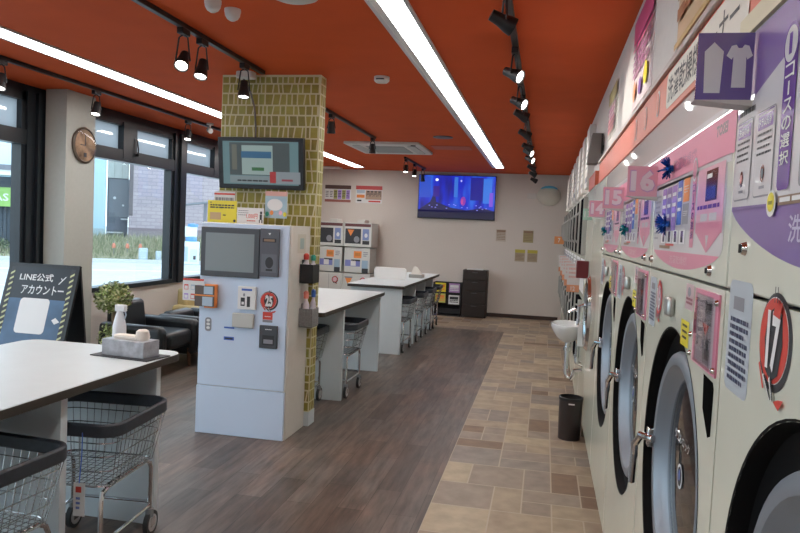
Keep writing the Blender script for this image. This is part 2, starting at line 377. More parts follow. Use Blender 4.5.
spot(-2.20, 11.6, E_(180), E_(-75), True, 'lit black spotlight, middle of the three before the television', 'spotlights before the television', .12)
spot(-2.20, 12.4, 0., E_(-75), False, 'black spotlight at the corner of the television', 'spotlights before the television', .14)
for y, s_ in ((4.5, 'leftmost in the photo'), (5.62, 'in front of the white column'), (7.26, 'beside the dark window post')):
    spot(-3.98, y, E_(165), E_(-72), True, 'lit black spotlight near the windows, '+s_, 'spotlights along the windows', .13)

# ------------------------------------------------------------------ other ceiling equipment
aw = mat('off_white_plastic', (.62, .60, .57), .5)
ac = thing('ceiling_air_conditioner', 'square white cassette air conditioner set in the orange ceiling', 'air conditioner', (-2.17, 9.55, ZC))
M().prism(rr(-.51, -.58, .51, .58, .03), lambda u, v, w_: (u, v, w_), -.035, 0, aw).build('panel', ac, bevel=.006)
M().box((-.26, -.36, -.042), (.26, .36, -.034), mat('ac_grille', (.30, .31, .31), .6)).build('intake_grille', ac, bevel=.004)
for a in ((-.43, -.45, -.32, .45), (.32, -.45, .43, .45)): M().prism(rr(a[0], a[1], a[2], a[3], .05), lambda u, v, w_: (u, v, w_), -.045, -.034, mat('ac_louvre', (.45, .46, .45), .5)).build('louvre', ac)
M().cyl((.42, -.5, -.045), (.42, -.5, -.034), .035, dgrey).build('sensor', ac)
def dome(x, y, r, label, drop=.0, mm=None):
    t = thing('ceiling_sensor', label, 'ceiling device', (x, y, ZC)); mm = mm or aw
    M().lathe([(r*1.05, 0), (r*1.05, -.015), (r, -.02)], (0, 0, 0), (0, 0, 1), aw).build('base', t)
    M().lathe([(r, -.018), (r*.95, -.018-r*.4), (r*.7, -.018-r*.8), (r*.3, -.018-r*1.05), (.001, -.018-r*1.1)], (0, 0, 0), (0, 0, 1), mm).build('cover', t)
dome(-1.755, 3.42, .042, 'white ceiling dome, left of a pair near the top edge'); dome(-1.715, 3.57, .042, 'white ceiling dome, right of a pair near the top edge')
sm = thing('smoke_detector', 'small round white smoke detector between track and middle strip light', 'smoke detector', (-1.27, 5.2, ZC))
M().lathe([(.001, -.045), (.045, -.043), (.058, -.03), (.058, 0)], (0, 0, 0), (0, 0, 1), aw).build('body', sm); M().box((-.03, -.058, -.03), (.03, -.05, -.02), dgrey).build('slot', sm)
tag(M().lathe([(.001, -.03), (.09, -.03), (.12, -.018), (.125, 0)], (0, 0, 0), (0, 0, 1), aw).build('ceiling_speaker', loc=(-1.28, 3.34, ZC)), 'round pale ceiling fitting cut by the top edge, left of the middle strip', 'ceiling device')
tag(M().lathe([(.001, -.01), (.09, -.012), (.12, -.01), (.12, 0)], (0, 0, 0), (0, 0, 1), dgrey).build('round_vent', loc=(-1.27, 8.44, ZC)), 'flat dark round vent in the ceiling above the television', 'vent')
v_ = M(); v_.box((-.26, -.2, -.008), (.26, .2, 0), mat('orange_hatch', (.46, .08, .03), .6)); v_ = v_.build('ceiling_hatch', loc=(-1.30, 9.47, ZC), bevel=.003); tag(v_, 'orange access hatch in the ceiling beyond the dark round vent', 'hatch')
cc = thing('security_camera', 'small white security camera under the ceiling left of the pillar', 'camera', (-3.90, 7.62, ZC))
M().lathe([(.04, 0), (.04, -.02)], (0, 0, 0), (0, 0, 1), aw, close=True).build('mount', cc); M().cyl((0, 0, -.02), (0, 0, -.06), .012, aw).build('stem', cc); M().cyl((-.03, .04, -.07), (.04, -.06, -.1), .03, aw).build('housing', cc, bevel=.004)
tag(M().prism(rr(-.22, -.15, .22, .15, .02), lambda u, v, w_: (u, v, w_), -.025, 0, aw).build('vent_plate', loc=(-4.1, 12.9, ZC)), 'flat white vent plate in the far ceiling just right of the pillar', 'vent')

# ------------------------------------------------------------------ patterned pillar
pb = mat('pillar_grout', (.66, .62, .42), .6)
golds = [mat('gold_tile_%d' % i, c, .45, noise=.12, nscale=25) for i, c in enumerate([(.34, .29, .05), (.28, .24, .04), (.38, .33, .07), (.32, .30, .06), (.25, .21, .045)])]
pl = M(); PX0, PX1, PY0, PY1 = -2.53, -1.725, 5.13, 5.26
pl.box((PX0, PY0, .11), (PX1, PY1, ZC), pb); pl.box((PX0-.004, PY0-.004, 0), (PX1+.004, PY1+.004, .11), white)
z = .118
while z < ZC-.02:
    h = random.choice([.075, .085, .06, .09, .065]); h = min(h, ZC-.005-z)
    for face in 'fsb':
        L = (PX1-PX0) if face != 's' else (PY1-PY0)
        u = .006; sl0 = 0
        while u < L-.012:
            ww = random.choice([.022, .032, .042, .048, .055, .036]); ww = min(ww, L-.006-u); sl = random.choice([0, 0, 0, .008, -.008, .012]) if u+ww < L-.02 else 0
            a, b = u+sl0, u+ww+sl
            q = [(u+max(0, -sl0*0), z), (u+ww, z), (min(u+ww+sl, L-.005), z+h-.012), (u+sl0, z+h-.012)]
            if face == 'f': vs = [(PX0+p[0], PY0-.0015, p[1]) for p in q]
            elif face == 's': vs = [(PX1+.0015, PY0+p[0], p[1]) for p in q]
            else: vs = [(PX1-p[0], PY1+.0015, p[1]) for p in q]
            pl.add(vs, [(0, 1, 2, 3)], random.choice(golds)); u += ww+.011; sl0 = sl
    z += h
struct(pl.build('trim_3', smooth=False))

# TV on the pillar
tv = thing('wall_television', 'tilted black flat television on the gold patterned pillar showing a web page', 'television', (-2.145, 5.02, 2.01))
ang = E_(8); uu = Vector((1, 0, 0)); vv = Vector((0, -math.sin(ang), math.cos(ang)))
TW, TH = .345, .195
def tvfn(u, v, w_): return Vector((u, 0, 0))+vv*v+Vector((0, -vv.z, vv.y))*w_
M().prism([(-TW, -TH), (TW, -TH), (TW, TH), (-TW, TH)], tvfn, -.045, 0, black).build('casing', tv, bevel=.004)
def emi(name, c, s=1.): return mat(name, (.02, .02, .02), .3, emit=c, es=s)
a = Art((0, 0, 0), (1, 0, 0), vv)
def scr(u0, v0, u1, v1, m, l): a.rect(u0, v0, u1, v1, m, l)
teal = emi('screen_teal', (.11, .20, .215), .55); scr(-.305, -.16, .305, .165, teal, 2); scr(-.25, -.09, .235, .155, emi('screen_grey', (.045, .06, .06), .55), 3)
scr(-.15, -.085, .10, .135, emi('screen_pale', (.27, .36, .34), .55), 4); scr(-.155, .04, .09, .09, emi('screen_blue', (.02, .10, .20), .55), 5); scr(-.07, -.055, .03, -.03, emi('screen_green', (.02, .12, .03), .55), 5)
scr(-.25, -.15, .10, -.095, emi('screen_grey2', (.19, .24, .25), .55), 4); a.lines(-.19, -.14, .06, -.125, 1, dark, 5, .8)
scr(.075, -.145, .125, -.06, emi('screen_red', (.35, .02, .02), .55), 6); scr(.125, -.15, .32, -.06, emi('screen_grey3', (.22, .25, .27), .55), 5); scr(.17, -.13, .26, -.115, emi('screen_red2', (.25, .03, .05), .55), 6)
scr(-.23, -.05, -.19, .14, emi('screen_dim', (.12, .12, .09), .55), 4)
a.build('screen', tv, smooth=False)
M().cyl((0, .02, 0), (0, .10, 0), .03, black).build('wall_bracket', tv)
cb = M(); cb.tube([(-2.33, 5.02, 2.695), (-2.31, 5.05, 2.64), (-2.28, 5.10, 2.56), (-2.25, 5.115, 2.45), (-2.235, 5.115, 2.30), (-2.23, 5.11, 2.10)], .008, mat('grey_cable', (.16, .14, .13), .6))
tag(cb.build('power_cable'), 'thin dark cable hanging from the ceiling down the pillar to the television', 'cable')
pj = M(); pj.prism(rr(-.05, -.05, .09, .05, .03), lambda u, v, w_: (u, v, w_), -.05, 0, aw); tag(pj.build('cable_box', loc=(-2.31, 5.03, ZC), bevel=.006), 'small pale junction box on the ceiling beside the pillar top', 'junction box')

# ------------------------------------------------------------------ payment kiosk
KX0, KX1, KY0, KY1 = -2.45, -1.757, 4.70, 5.115
kw = KX1-KX0
k = thing('payment_kiosk', 'tall white payment machine with a grey touch screen before the patterned pillar', 'payment machine', ((KX0+KX1)/2, (KY0+KY1)/2, 0))
lx, ly = -(KX0+KX1)/2, -(KY0+KY1)/2
def kb(name, x0, y0, z0, x1, y1, z1, m, bevel=.003): return M().box((x0+lx, y0+ly, z0), (x1+lx, y1+ly, z1), m).build(name, k, bevel=bevel)
bd = M(); bd.box((KX0+.012+lx, KY0+.014+ly, 0), (KX1+lx, KY1+ly, 1.55), kside); bd.build('cabinet', k, bevel=.004)
kb('front_door', KX0+.004, KY0, .358, KX1-.016, KY0+.02, 1.545, kioskm); kb('base_panel', KX0, KY0-.004, .0, KX1-.010, KY0+.02, .352, kioskm)
bz = Art((KX0+lx, KY0-.02+ly, 0)); bz.slab(.012, 1.16, .465, 1.515, .02, dgrey); bz.build('screen_bezel', k, bevel=.004)
bz = Art((KX0+lx, KY0-.021+ly, 0)); bz.rect(.05, 1.20, .425, 1.475, mat('grey_screen', (.22, .25, .26), .2), 1); bz.build('touch_screen', k, smooth=False)
bu = Art((KX0+lx, KY0-.025+ly, 0)); gm = mat('unit_grey', (.10, .105, .125), .45); bu.slab(.47, 1.18, .612, 1.52, .025, gm)
bu.slab(.475, 1.385, .607, 1.39, .024, dark); bu.rect(.49, 1.425, .592, 1.452, dark, 1); bu.rect(.50, 1.43, .58, 1.447, brown, 2); bu.rect(.485, 1.21, .60, 1.34, mat('unit_mid', (.13, .14, .165), .4), 1); bu.ell(.545, 1.28, .03, .04, dark, 2); bu.rect(.52, 1.22, .57, 1.235, dark, 2)
bu.poly([(.532, 1.49), (.552, 1.49), (.542, 1.475)], paper, 2); bu.build('banknote_reader', k, bevel=.003)
sb = Art((KX0+lx, KY0-.002+ly, 0))
bx = Art((KX0+lx, KY0-.03+ly, 0)); bx.slab(.315, .935, .45, 1.10, .03, paper); bx.rect(.325, .945, .44, 1.09, paper, 1); bx.rect(.345, 1.07, .425, 1.085, blue, 2); bx.rect(.34, .96, .372, 1.02, dark, 2); bx.rect(.347, .97, .366, .99, paper, 3); bx.rect(.388, .955, .412, 1.03, dark, 2); bx.ell(.365, 1.04, .008, .012, greyt, 2); bx.build('notice_box', k, bevel=.003)
em = Art((KX0+lx, KY0-.001+ly, 0))
def emblem2(A, cu, cv, r, num):
    A.ell(cu, cv, r, r, dark, 1, 40); A.ell(cu-.005, cv+.002, r*.9, r*.88, paper, 2, 40); A.ell(cu-.005, cv+.002, r*.88, r*.86, red, 3, 40)
    A.poly([(cu-r*.42, cv-r*.62), (cu-r*.05, cv-r*.8), (cu+r*.35, cv-r*.62), (cu+r*.52, cv), (cu+r*.42, cv+r*.6), (cu, cv+r*.72), (cu-r*.42, cv+r*.55), (cu-r*.58, cv)], dark, 4)
    A.text(num, cu-r*.42, cv-r*.60, cu+r*.40, cv+r*.62, paper, 6, bold=True); 
    for k, c in ((-.5, paper), (-.42, dark), (-.1, paper), (-.02, dark)): A.poly([(cu+k*r, cv-r*.75), (cu+(k+.07)*r, cv-r*.7), (cu+(k*.3+.25)*r, cv-r*1.12), (cu+(k*.3+.2)*r, cv-r*1.16)], c, 7)
    A.poly([(cu-.8*r, cv-r*.55), (cu-.7*r, cv-r*.5), (cu-.35*r, cv-r*1.0), (cu-.45*r, cv-r*1.02)], red, 7); A.poly([(cu+.28*r, cv-r*1.14), (cu+.55*r, cv-r*1.05), (cu+.85*r, cv-r*1.0), (cu+.6*r, cv-r*1.25)], red, 7)
    A.poly([(cu-.05*r, cv+r*.55), (cu+.15*r, cv+r*.95), (cu+.3*r, cv+r*.75), (cu+.5*r, cv+r*.85), (cu+.35*r, cv+r*.5)], red, 8)
    for k in (0, .16): A.rect(cu+k*r, cv+r*.8, cu+(k+.05)*r, cv+r*1.12, dark, 9)
def emblem(A, cu, cv, r, num, bandm=dark, l=1):
    A.ell(cu, cv, r*1.0, r*1.0, bandm, l); A.ell(cu, cv, r*.92, r*.92, red, l+1); A.ell(cu, cv, r*.74, r*.74, bandm if r > .07 else lpink, l+2)
    A.text(num, cu-r*.62, cv-r*.62, cu+r*.62, cv+r*.62, dark, l+3); A.text(num, cu-r*.56, cv-r*.58, cu+r*.56, cv+r*.58, paper, l+4)
    A.poly([(cu-.7*r, cv-r*.6), (cu, cv-r*.95), (cu+.75*r, cv-r*.65), (cu+.5*r, cv-r*.95), (cu+.2*r, cv-r*1.2), (cu, cv-r*1.0), (cu-.4*r, cv-r*1.15)], bandm, l+5)
    A.poly([(cu+.15*r, cv-r*1.15), (cu+.5*r, cv-r*1.1), (cu+.85*r, cv-r*1.2), (cu+.5*r, cv-r*1.32)], red, l+5); A.poly([(cu-.1*r, cv+r*.9), (cu+.1*r, cv+r*1.15), (cu+.15*r, cv+r*.92), (cu+.4*r, cv+r*1.1), (cu+.3*r, cv+r*.75)], red, l+5)
emblem2(em, .545, 1.005, .068, '25'); em.build('number_emblem', k, smooth=False)
rs = Art((KX0+lx, KY0-.001+ly, 0)); rs.rect(.50, .87, .575, .925, red, 1); rs.lines(.515, .885, .56, .895, 1, paper, 2); rs.rect(.50, .85, .575, .868, greyt, 1); rs.build('red_notice', k, smooth=False)
kb('receipt_cover', KX0+.275, KY0-.03, .80, KX0+.44, KY0, .905, mat('beige_cover', (.50, .50, .47), .5), .008)
kb('coin_return', KX0+.485, KY0-.02, .665, KX0+.62, KY0, .83, dgrey, .004); co = Art((KX0+lx, KY0-.021+ly, 0)); co.rect(.51, .69, .60, .76, dark, 1); co.rect(.52, .70, .59, .73, greyt, 2); co.lines(.53, .795, .58, .805, 1, paper, 2); co.build('return_cup', k, smooth=False)
sl = Art((KX0+lx, KY0-.002+ly, 0)); sl.rrect(.055, .755, .105, .855, .02, greyt, 1)
for i in range(3): sl.ell(.08, .78+i*.027, .014, .01, paper, 2)
sl.build('slot_label', k, smooth=False); sl = Art((KX0+lx, KY0-.002+ly, 0)); sl.rect(.205, .785, .285, .797, blue, 1); sl.build('blue_label', k, smooth=False); sl = Art((KX0+lx, KY0-.002+ly, 0)); sl.rect(.205, .70, .285, .725, blue, 1); sl.rect(.215, .706, .275, .718, dark, 2); sl.build('card_slot', k, smooth=False)
hd = thing('leaflet_holder', 'orange leaflet holder with small cards on the kiosk left side', 'leaflet holder', (-2.375, 4.655, .93))
M().box((-.01, -.005, 0), (.075, .04, .17), orange).build('rack', hd, bevel=.004)
q_ = Art((-.08, -.012, 0)); q_.slab(.0, .01, .15, .16, .006, mat('holder_dark', (.10, .08, .07), .5)); q_.rect(.06, .015, .14, .08, lblue, 1); q_.rect(.07, .10, .14, .155, lblue, 1); q_.rect(0, .085, .155, .095, orange, 1); q_.build('cards', hd, smooth=False)
nb = Art((-2.56, 4.66, .975)); nb.slab(0, 0, .165, .16, .003, paper); nb.rect(0, .145, .165, .16, red, 1)
for i in range(3):
    for j in range(2): nb.rect(.012+i*.052, .012+j*.066, .045+i*.052, .05+j*.066, [lilac, red, lblue][(i+j) % 3], 2); nb.rect(.016+i*.052, .016+j*.066, .041+i*.052, .04+j*.066, paper, 3)
nb = nb.build('hanging_leaflet', smooth=False); tag(nb, 'white leaflet with red top and small pictures sticking out left of kiosk', 'leaflet')
# baskets on kiosk's side
def side_basket(y, z0, z1, m, label, name='sanitizer_pocket', r=.055):
    t = thing(name, label, 'wall pocket', (KX1+.05, y, z0)); b = M(); b.box((-.048, -.075, 0), (.055, .075, .008), m)
    for p in (((-.048, -.075), (-.042, .075)), ((.049, -.075), (.055, .075)), ((-.048, -.075), (.055, -.069)), ((-.048, .069), (.055, .075))): b.box((*p[0], 0), (*p[1], z1-z0), m)
    b.build('pouch', t, bevel=.003); M().box((-.05, -.02, z1-z0-.03), (-.045, .02, z1-z0+.03), m).build('hook', t); return t
side_basket(4.97, 1.13, 1.27, black, 'black wall pocket high on the right side of the kiosk'); side_basket(4.99, .80, .94, mat('felt_grey', (.20, .20, .20), .9, noise=.2, nscale=80), 'grey wall pocket low on the right side of the kiosk')
def bottle(x, y, z, h, r, bm, cm, label, group='spray bottles in the kiosk pockets'):
    t = thing('spray_bottle', label, 'bottle', (x, y, z), 0, group)
    M().lathe([(.001, 0), (r, 0), (r, h*.6), (r*.5, h*.72), (r*.4, h*.8)], (0, 0, 0), (0, 0, 1), bm, n=16).build('bottle_body', t)
    M().lathe([(r*.75, h*.78), (r*.8, h*.95), (r*.3, h), (.001, h)], (0, 0, 0), (0, 0, 1), cm, n=16).build('cap', t)
    bl = Art((-r*.6, -r*.95, h*.15)); bl.rect(0, 0, r*1.2, h*.35, paper, 1); bl.lines(r*.15, h*.04, r*1.05, h*.3, 3, cm, 2); bl.build('bottle_label', t, smooth=False)
bw = mat('bottle_white', (.6, .55, .6), .3); gr = mat('green_cap', (.05, .35, .25), .4); pkc = mat('coral_cap', (.85, .28, .22), .4); bc = mat('blue_cap', (.05, .15, .5), .4)
bottle(KX1+.035, 4.94, 1.14, .21, .026, bw, red, 'bottle with a red cap in the upper black pocket of the kiosk'); bottle(KX1+.07, 5.00, 1.14, .20, .024, bw, gr, 'bottle with a green cap in the upper black pocket of the kiosk')
bottle(KX1+.038, 4.96, .81, .26, .026, bw, pkc, 'bottle with a coral cap in the lower grey pocket of the kiosk'); bottle(KX1+.074, 5.02, .81, .27, .022, bw, bc, 'bottle with a blue cap in the lower grey pocket of the kiosk')
kp = Art((KX1+.0015, 4.84, 1.35), (0, 1, 0), (0, 0, 1)); kp.slab(0, 0, .17, .14, .001, mat('notice_beige', (.55, .53, .45), .6)); kp.rect(.045, .03, .13, .11, mat('aqua_print', (.32, .42, .40), .5), 1); tag(kp.build('side_notice', smooth=False), 'small faded aqua notice on the right side of the kiosk', 'notice')
# papers above the kiosk
def paper_sign(name, x, y, z0, w_, h_, label, fn, base=paper, cat='poster'):
    A = Art((x, y, z0)); A.slab(0, 0, w_, h_, .004, base); fn(A, w_, h_); return tag(A.build(name, smooth=False), label, cat)
def f_yellow(A, w_, h_):
    A.rect(.02, .02, .11, .075, mat('tan_print', (.55, .38, .2), .5), 1); A.rect(.02, h_-.02, .03, h_-.012, dark, 1); A.lines(.02, .10, w_-.02, .135, 2, dark, 1, .6); A.lines(.125, .03, .15, .06, 1, dark, 1, .3); A.ell(w_-.015, .015, .01, .01, dark, 1)
paper_sign('yellow_notice', -2.52, 4.93, 1.551, .235, .165, 'bright yellow notice standing on the kiosk, left of a white one', f_yellow, yellow, 'notice')
def f_w(A, w_, h_):
    A.lines(.01, .05, .09, h_-.02, 3, greyt, 1, .35); A.text('1,000円', .075, .035, .165, .075, red, 2); A.lines(.08, .012, .15, .025, 1, red, 1); A.ell(w_-.02, h_-.035, .009, .012, dark, 1); A.rect(w_-.03, .03, w_-.012, .07, dark, 1); A.rect(w_-.035, .008, w_-.027, .03, dark, 1); A.rect(w_-.015, .008, w_-.007, .03, dark, 1)
paper_sign('small_white_notice', -2.28, 4.93, 1.551, .212, .118, 'small white notice with red price on the kiosk top', f_w, paper, 'notice')
def f_t(A, w_, h_):
    A.rect(0, h_-.025, w_, h_-.012, red, 1); A.lines(.01, .03, w_-.01, h_-.045, 2, greyt, 1, .35)
paper_sign('striped_white_notice', -2.49, 4.97, 1.551, .17, .235, 'white notice with a red line behind the yellow notice', f_t, paper, 'notice')
def f_m(A, w_, h_):
    A.rect(0, h_-.035, w_, h_, mat('salmon_print', (.7, .4, .35), .5), 1); A.ell(w_*.45, h_*.5, w_*.35, h_*.22, paper, 2); A.rect(0, 0, w_, h_-.035, mat('map_blue', (.36, .50, .58), .5), 1)
    for i in range(5): A.ell(.02+i*.035, .03+.01*(i % 2), .014, .018, [gr, orange, lblue, lpink, yellow][i], 3)
paper_sign('illustrated_poster', -2.075, 4.97, 1.60, .175, .20, 'pale blue illustrated poster leaning above the kiosk card reader', f_m)

# ------------------------------------------------------------------ folding tables
def folding_table(x0, x1, y0, y1, panels, label, r=.07, ins=.05):
    cx, cy = (x0+x1)/2, (y0+y1)/2; t = thing('folding_table', label, 'table', (cx, cy, 0))
    hx, hy = (x1-x0)/2, (y1-y0)/2; top = M(); top.prism(rr(-hx, -hy, hx, hy, r, 6), lambda u, v, w_: (u, v, w_), .826, .86, edge_m); top.build('tabletop_edge', t)
    M().prism(rr(-hx+.003, -hy+.003, hx-.003, hy-.003, r, 6), lambda u, v, w_: (u, v, w_), .858, .8625, white).build('tabletop', t)
    for p in panels: M().box((-hx+.04, p-cy, 0), (hx-ins, p-cy+.04, .832), white).build('end_panel', t, bevel=.002)
    M().box((-hx+.12, panels[0]-cy+.04, .62), (-hx+.14, panels[-1]-cy, .832), white).build('modesty_panel', t)
    return t
folding_table(-2.75, -1.82, .75, 3.36, (1.2, 2.46, 3.17), 'white folding table with dark edge nearest the camera at left', .09)
folding_table(-2.62, -1.70, 5.36, 7.55, (5.98, 7.38), 'white folding table with dark edge just behind the patterned pillar', .02, .015)
folding_table(-2.40, -1.67, 8.45, 11.45, (8.5, 9.42, 10.2, 10.95), 'white folding table with dark edge farthest back', .02, .03)
dv = M(); dv.prism(rr(0, 0, .46, .165, .04), lambda u, v, w_: (u-.23, w_, v), -.01, .01, mat('board_white', (.78, .76, .74), .4)); tag(dv.build('table_screen', loc=(-2.09, 9.55, .863), bevel=.003), 'low white board with rounded corners standing on the farthest table', 'board')

# ------------------------------------------------------------------ laundry carts
def make_cart(label):
    t = thing('laundry_cart', label, 'laundry cart', (0, 0, 0), 0, 'wire laundry carts under the folding tables')
    RX, RY = .285, .275; o_ = rr(-RX, -RY, RX, RY, .09, 5); i_ = rr(-RX+.022, -RY+.022, RX-.022, RY-.022, .07, 5); n = len(o_)
    r_ = M(); vs = [(u, v, z_) for z_, pts in ((.628, o_), (.686, o_), (.686, i_), (.628, i_)) for u, v in pts]
    r_.add(vs, [(a*n+i, a*n+(i+1) % n, ((a+1) % 4)*n+(i+1) % n, ((a+1) % 4)*n+i) for a in range(4) for i in range(n)], rimm); r_.build('basket_rim', t, bevel=.008, seg=2)
    b = M(); BX, BY, ZB, ZT = .225, .215, .40, .65
    def ring(k, q=.07): 
        f = k; ax = BX+(RX-.012-BX)*f; ay = BY+(RY-.012-BY)*f; return [(u, v, ZB+(ZT-ZB)*f) for u, v in rr(-ax, -ay, ax, ay, q, 4)]
    for f in (0, .28, .55, .8): b.tube(ring(f), .0028 if f else .005, wire, 5, True)
    N = 12
    for i in range(N+1):
        s = -.86+1.72*i/N
        for sg in (-1, 1):
            b.tube([(s*BX, sg*BY, ZB), (s*(RX-.012), sg*(RY-.012), ZT)], .0018, wire, 4); b.tube([(sg*BX, s*BY, ZB), (sg*(RX-.012), s*(RY-.012), ZT)], .0018, wire, 4)
        b.tube([(s*BX, -BY, ZB), (s*BX, BY, ZB)], .0018, wire, 4); b.tube([(-BX, s*BY, ZB), (BX, s*BY, ZB)], .0018, wire, 4)
    b.build('wire_basket', t)
    fr = M()
    for sx in (-1, 1):
        x = sx*.20; fr.tube([(x, -.225, .10), (x, -.225, .34), (x, -.21, .375), (x, -.17, .39), (x, .17, .39), (x, .21, .375), (x, .225, .34), (x, .225, .10)], .011, chrome, 8)
        fr.tube([(x, -.225, .15), (x, .225, .15)], .008, chrome, 8)
    for y in (-.225, .225): fr.tube([(-.20, y, .17), (.20, y, .17)], .008, chrome, 8)
    fr.build('frame', t)
    for sx in (-1, 1):
        for sy in (-1, 1):
            c = M(); c.cyl((sx*.20, sy*.225, .095), (sx*.20, sy*.225, .135), .02, grey, n=12); c.box((sx*.20-.016, sy*.225-.012, .045), (sx*.20-.011, sy*.225+.03, .09), chrome); c.box((sx*.20+.011, sy*.225-.012, .045), (sx*.20+.016, sy*.225+.03, .09), chrome); c = c.build('caster', t)
            w_ = M(); o = (sx*.20, sy*.225+.012, .06); w_.lathe([(.06, -.011), (.06, .011)], o, (1, 0, 0), rubber, 20, True); w_.lathe([(.042, -.013), (.042, .013)], o, (1, 0, 0), mat('caster_hub', (.45, .45, .45), .4), 16, True); w_.build('wheel', c)
    return t
cart = make_cart('wire laundry cart with dark rim, half out of frame in the bottom left corner'); cart.location = (-2.01, 2.09, 0); cart.rotation_euler.z = E_(-4)
c2 = dup(cart, (-2.005, 2.82, 0), E_(5), 'wire laundry cart with dark rim under the nearest table, hung with a white tag')
tg = Art((.12, -.30, .305)); tg.slab(0, 0, .05, .14, .003, paper); tg.rect(.01, .10, .035, .125, red, 1); tg.lines(.012, .02, .03, .08, 3, blue, 1, .5); tg = tg.build('price_tag', c2, smooth=False); tg['label'] = 'white tag with a red square'
tc_ = M(); tc_.tube([(.145, -.30, .445), (.145, -.285, .56), (.14, -.275, .65)], .0025, blue, 5); tc_.build('tag_cord', c2)
dup(cart, (-1.90, 6.31, 0), 0, 'wire laundry cart under the table just right of the patterned pillar')
dup(cart, (-2.10, 5.69, 0), 0, 'wire laundry cart almost hidden behind the patterned pillar')
for y, s_ in ((8.87, 'nearest of the row under the farthest table'), (9.80, 'second of the row under the farthest table'), (10.60, 'third of the row under the farthest table'), (11.28, 'last of the row at the far end of the farthest table')):
    dup(cart, (-1.89, y, 0), E_(random.uniform(-2, 2)), 'wire laundry cart, '+s_)

# tissue holders
def tissue(x, y, z, rz, label, bottle_=True):
    t = thing('tissue_box', label, 'tissue box', (x, y, z), rz)
    mar = mat('grey_marble', (.36, .38, .42), .3, noise=.3, nscale=22); b = M(); b.box((-.125, -.06, .004), (.125, .06, .085), mar); b.build('box_cover', t, bevel=.003)
    M().box((-.17, -.09, 0), (.17, .09, .005), dark).build('mat', t)
    s = M(); s.lathe([(.03, 0), (.036, .02), (.03, .05), (.02, .058), (.001, .06)], (.07, 0, .08), (0, 0, 1), mat('tissue_white', (.75, .70, .64), .8), 12); s.prism(rr(-.09, -.03, .06, .03, .02), lambda u, v, w_: (u, v, w_), .08, .105, MATS['tissue_white']); s.build('tissue', t, bevel=.008)
tissue(-2.0, 3.14, .863, E_(-7), 'grey marble patterned tissue box on the nearest table'); 
sp = thing('spray_bottle', 'white spray bottle standing in front of the marble tissue box', 'bottle', (-2.17, 3.30, .863))
M().lathe([(.001, 0), (.034, 0), (.036, .03), (.034, .12), (.022, .17), (.014, .20)], (0, 0, 0), (0, 0, 1), mat('bottle_milk', (.70, .72, .76), .4), 20).build('bottle_body', sp)
hh = M(); hh.box((-.024, -.014, .195), (.036, .014, .232), MATS['bottle_milk']); hh.build('spray_head', sp, bevel=.006); M().tube([(.03, 0, .20), (.036, 0, .18), (.03, 0, .16)], .004, lblue).build('trigger', sp)
def tissue_small(x, y, z, label):
    t = thing('tissue_box', label, 'tissue box', (x, y, z)); M().box((-.10, -.1, 0), (.10, .1, .05), mat('taupe_box', (.30, .29, .27), .5)).build('box_cover', t, bevel=.003)
    s = M(); s.add([(-.08, -.04, .05), (.08, -.04, .05), (.08, .04, .05), (-.08, .04, .05), (-.05, 0, .17), (-.0, .005, .16)], [(0, 1, 5, 4), (1, 2, 5), (2, 3, 4, 5), (3, 0, 4)], MATS['tissue_white']); s.build('tissue', t)
tissue_small(-1.83, 10.2, .863, 'small grey tissue box with a raised white tissue on the farthest table')

# ------------------------------------------------------------------ notice board, clock, plant, armchairs by the window
ab = thing('a_board_sign', 'black A-frame sign with a blue poster and striped edges behind the nearest table', 'sign board', (-3.67, 4.62, 0))
lean = math.atan2(.36, 1.17); av = Vector((0, math.sin(lean), math.cos(lean))); AW = .30; AL = 1.22
A = Art((-AW, -.365, .012), (1, 0, 0), av); A.slab(0, 0, 2*AW, AL, .022, black); A.rect(.03, .05, 2*AW-.03, AL-.03, mat('poster_blue', (.055, .11, .20), .35, noise=.25, nscale=6), 1)
A.rect(.03, AL-.27, 2*AW-.03, AL-.03, mat('poster_black', (.012, .014, .02), .35), 2)
A.text('LINE公式', .115, AL-.135, .40, AL-.075, paper, 3); A.text('アカウント', .15, AL-.235, .45, AL-.165, paper, 3); A.rect(.46, AL-.205, .51, AL-.195, paper, 3)
A.poly([(.47, AL-.10), (.485, AL-.12), (.48, AL-.125), (.465, AL-.105)], paper, 3); A.poly([(.50, AL-.09), (.51, AL-.09), (.46, AL-.15), (.45, AL-.15)], paper, 3)
A.rrect(.165, AL-.53, .415, AL-.265, .03, paper, 3); A.rect(.05, .06, 2*AW-.05, .46, mat('poster_steel_blue', (.14, .19, .25), .35, noise=.3, nscale=9), 2)
for u in (.10, .14, .18): A.rect(u, .08, u+.022, .50, dark, 3)
A.poly([(.46, AL-.42), (.49, AL-.40), (.53, AL-.43), (.49, AL-.45)], paper, 3)
st_y = mat('stripe_cream', (.50, .52, .28), .5)
for i in range(26):
    v0 = .05+i*.043
    for u0 in (.03, 2*AW-.062): A.poly([(u0, v0), (u0+.032, v0+.02), (u0+.032, v0+.036), (u0, v0+.016)], st_y, 4)
for u0 in (.03, 2*AW-.062): A.rect(u0, .05, u0+.032, AL-.03, dark, 3)
A.build('front_board', ab, smooth=False)
B_ = M(); B_.prism([(-AW, 0), (AW, 0), (AW, AL), (-AW, AL)], lambda u, v, w_: (u, .16-v*math.sin(lean)*.42+w_, v*math.cos(lean)), -.02, 0, black); B_.build('back_board', ab, smooth=False)
for s_ in (-1, 1): M().tube([(s_*(AW-.02), -.22, .35), (s_*(AW-.02), .22, .35)], .007, black).build('side_stay', ab)

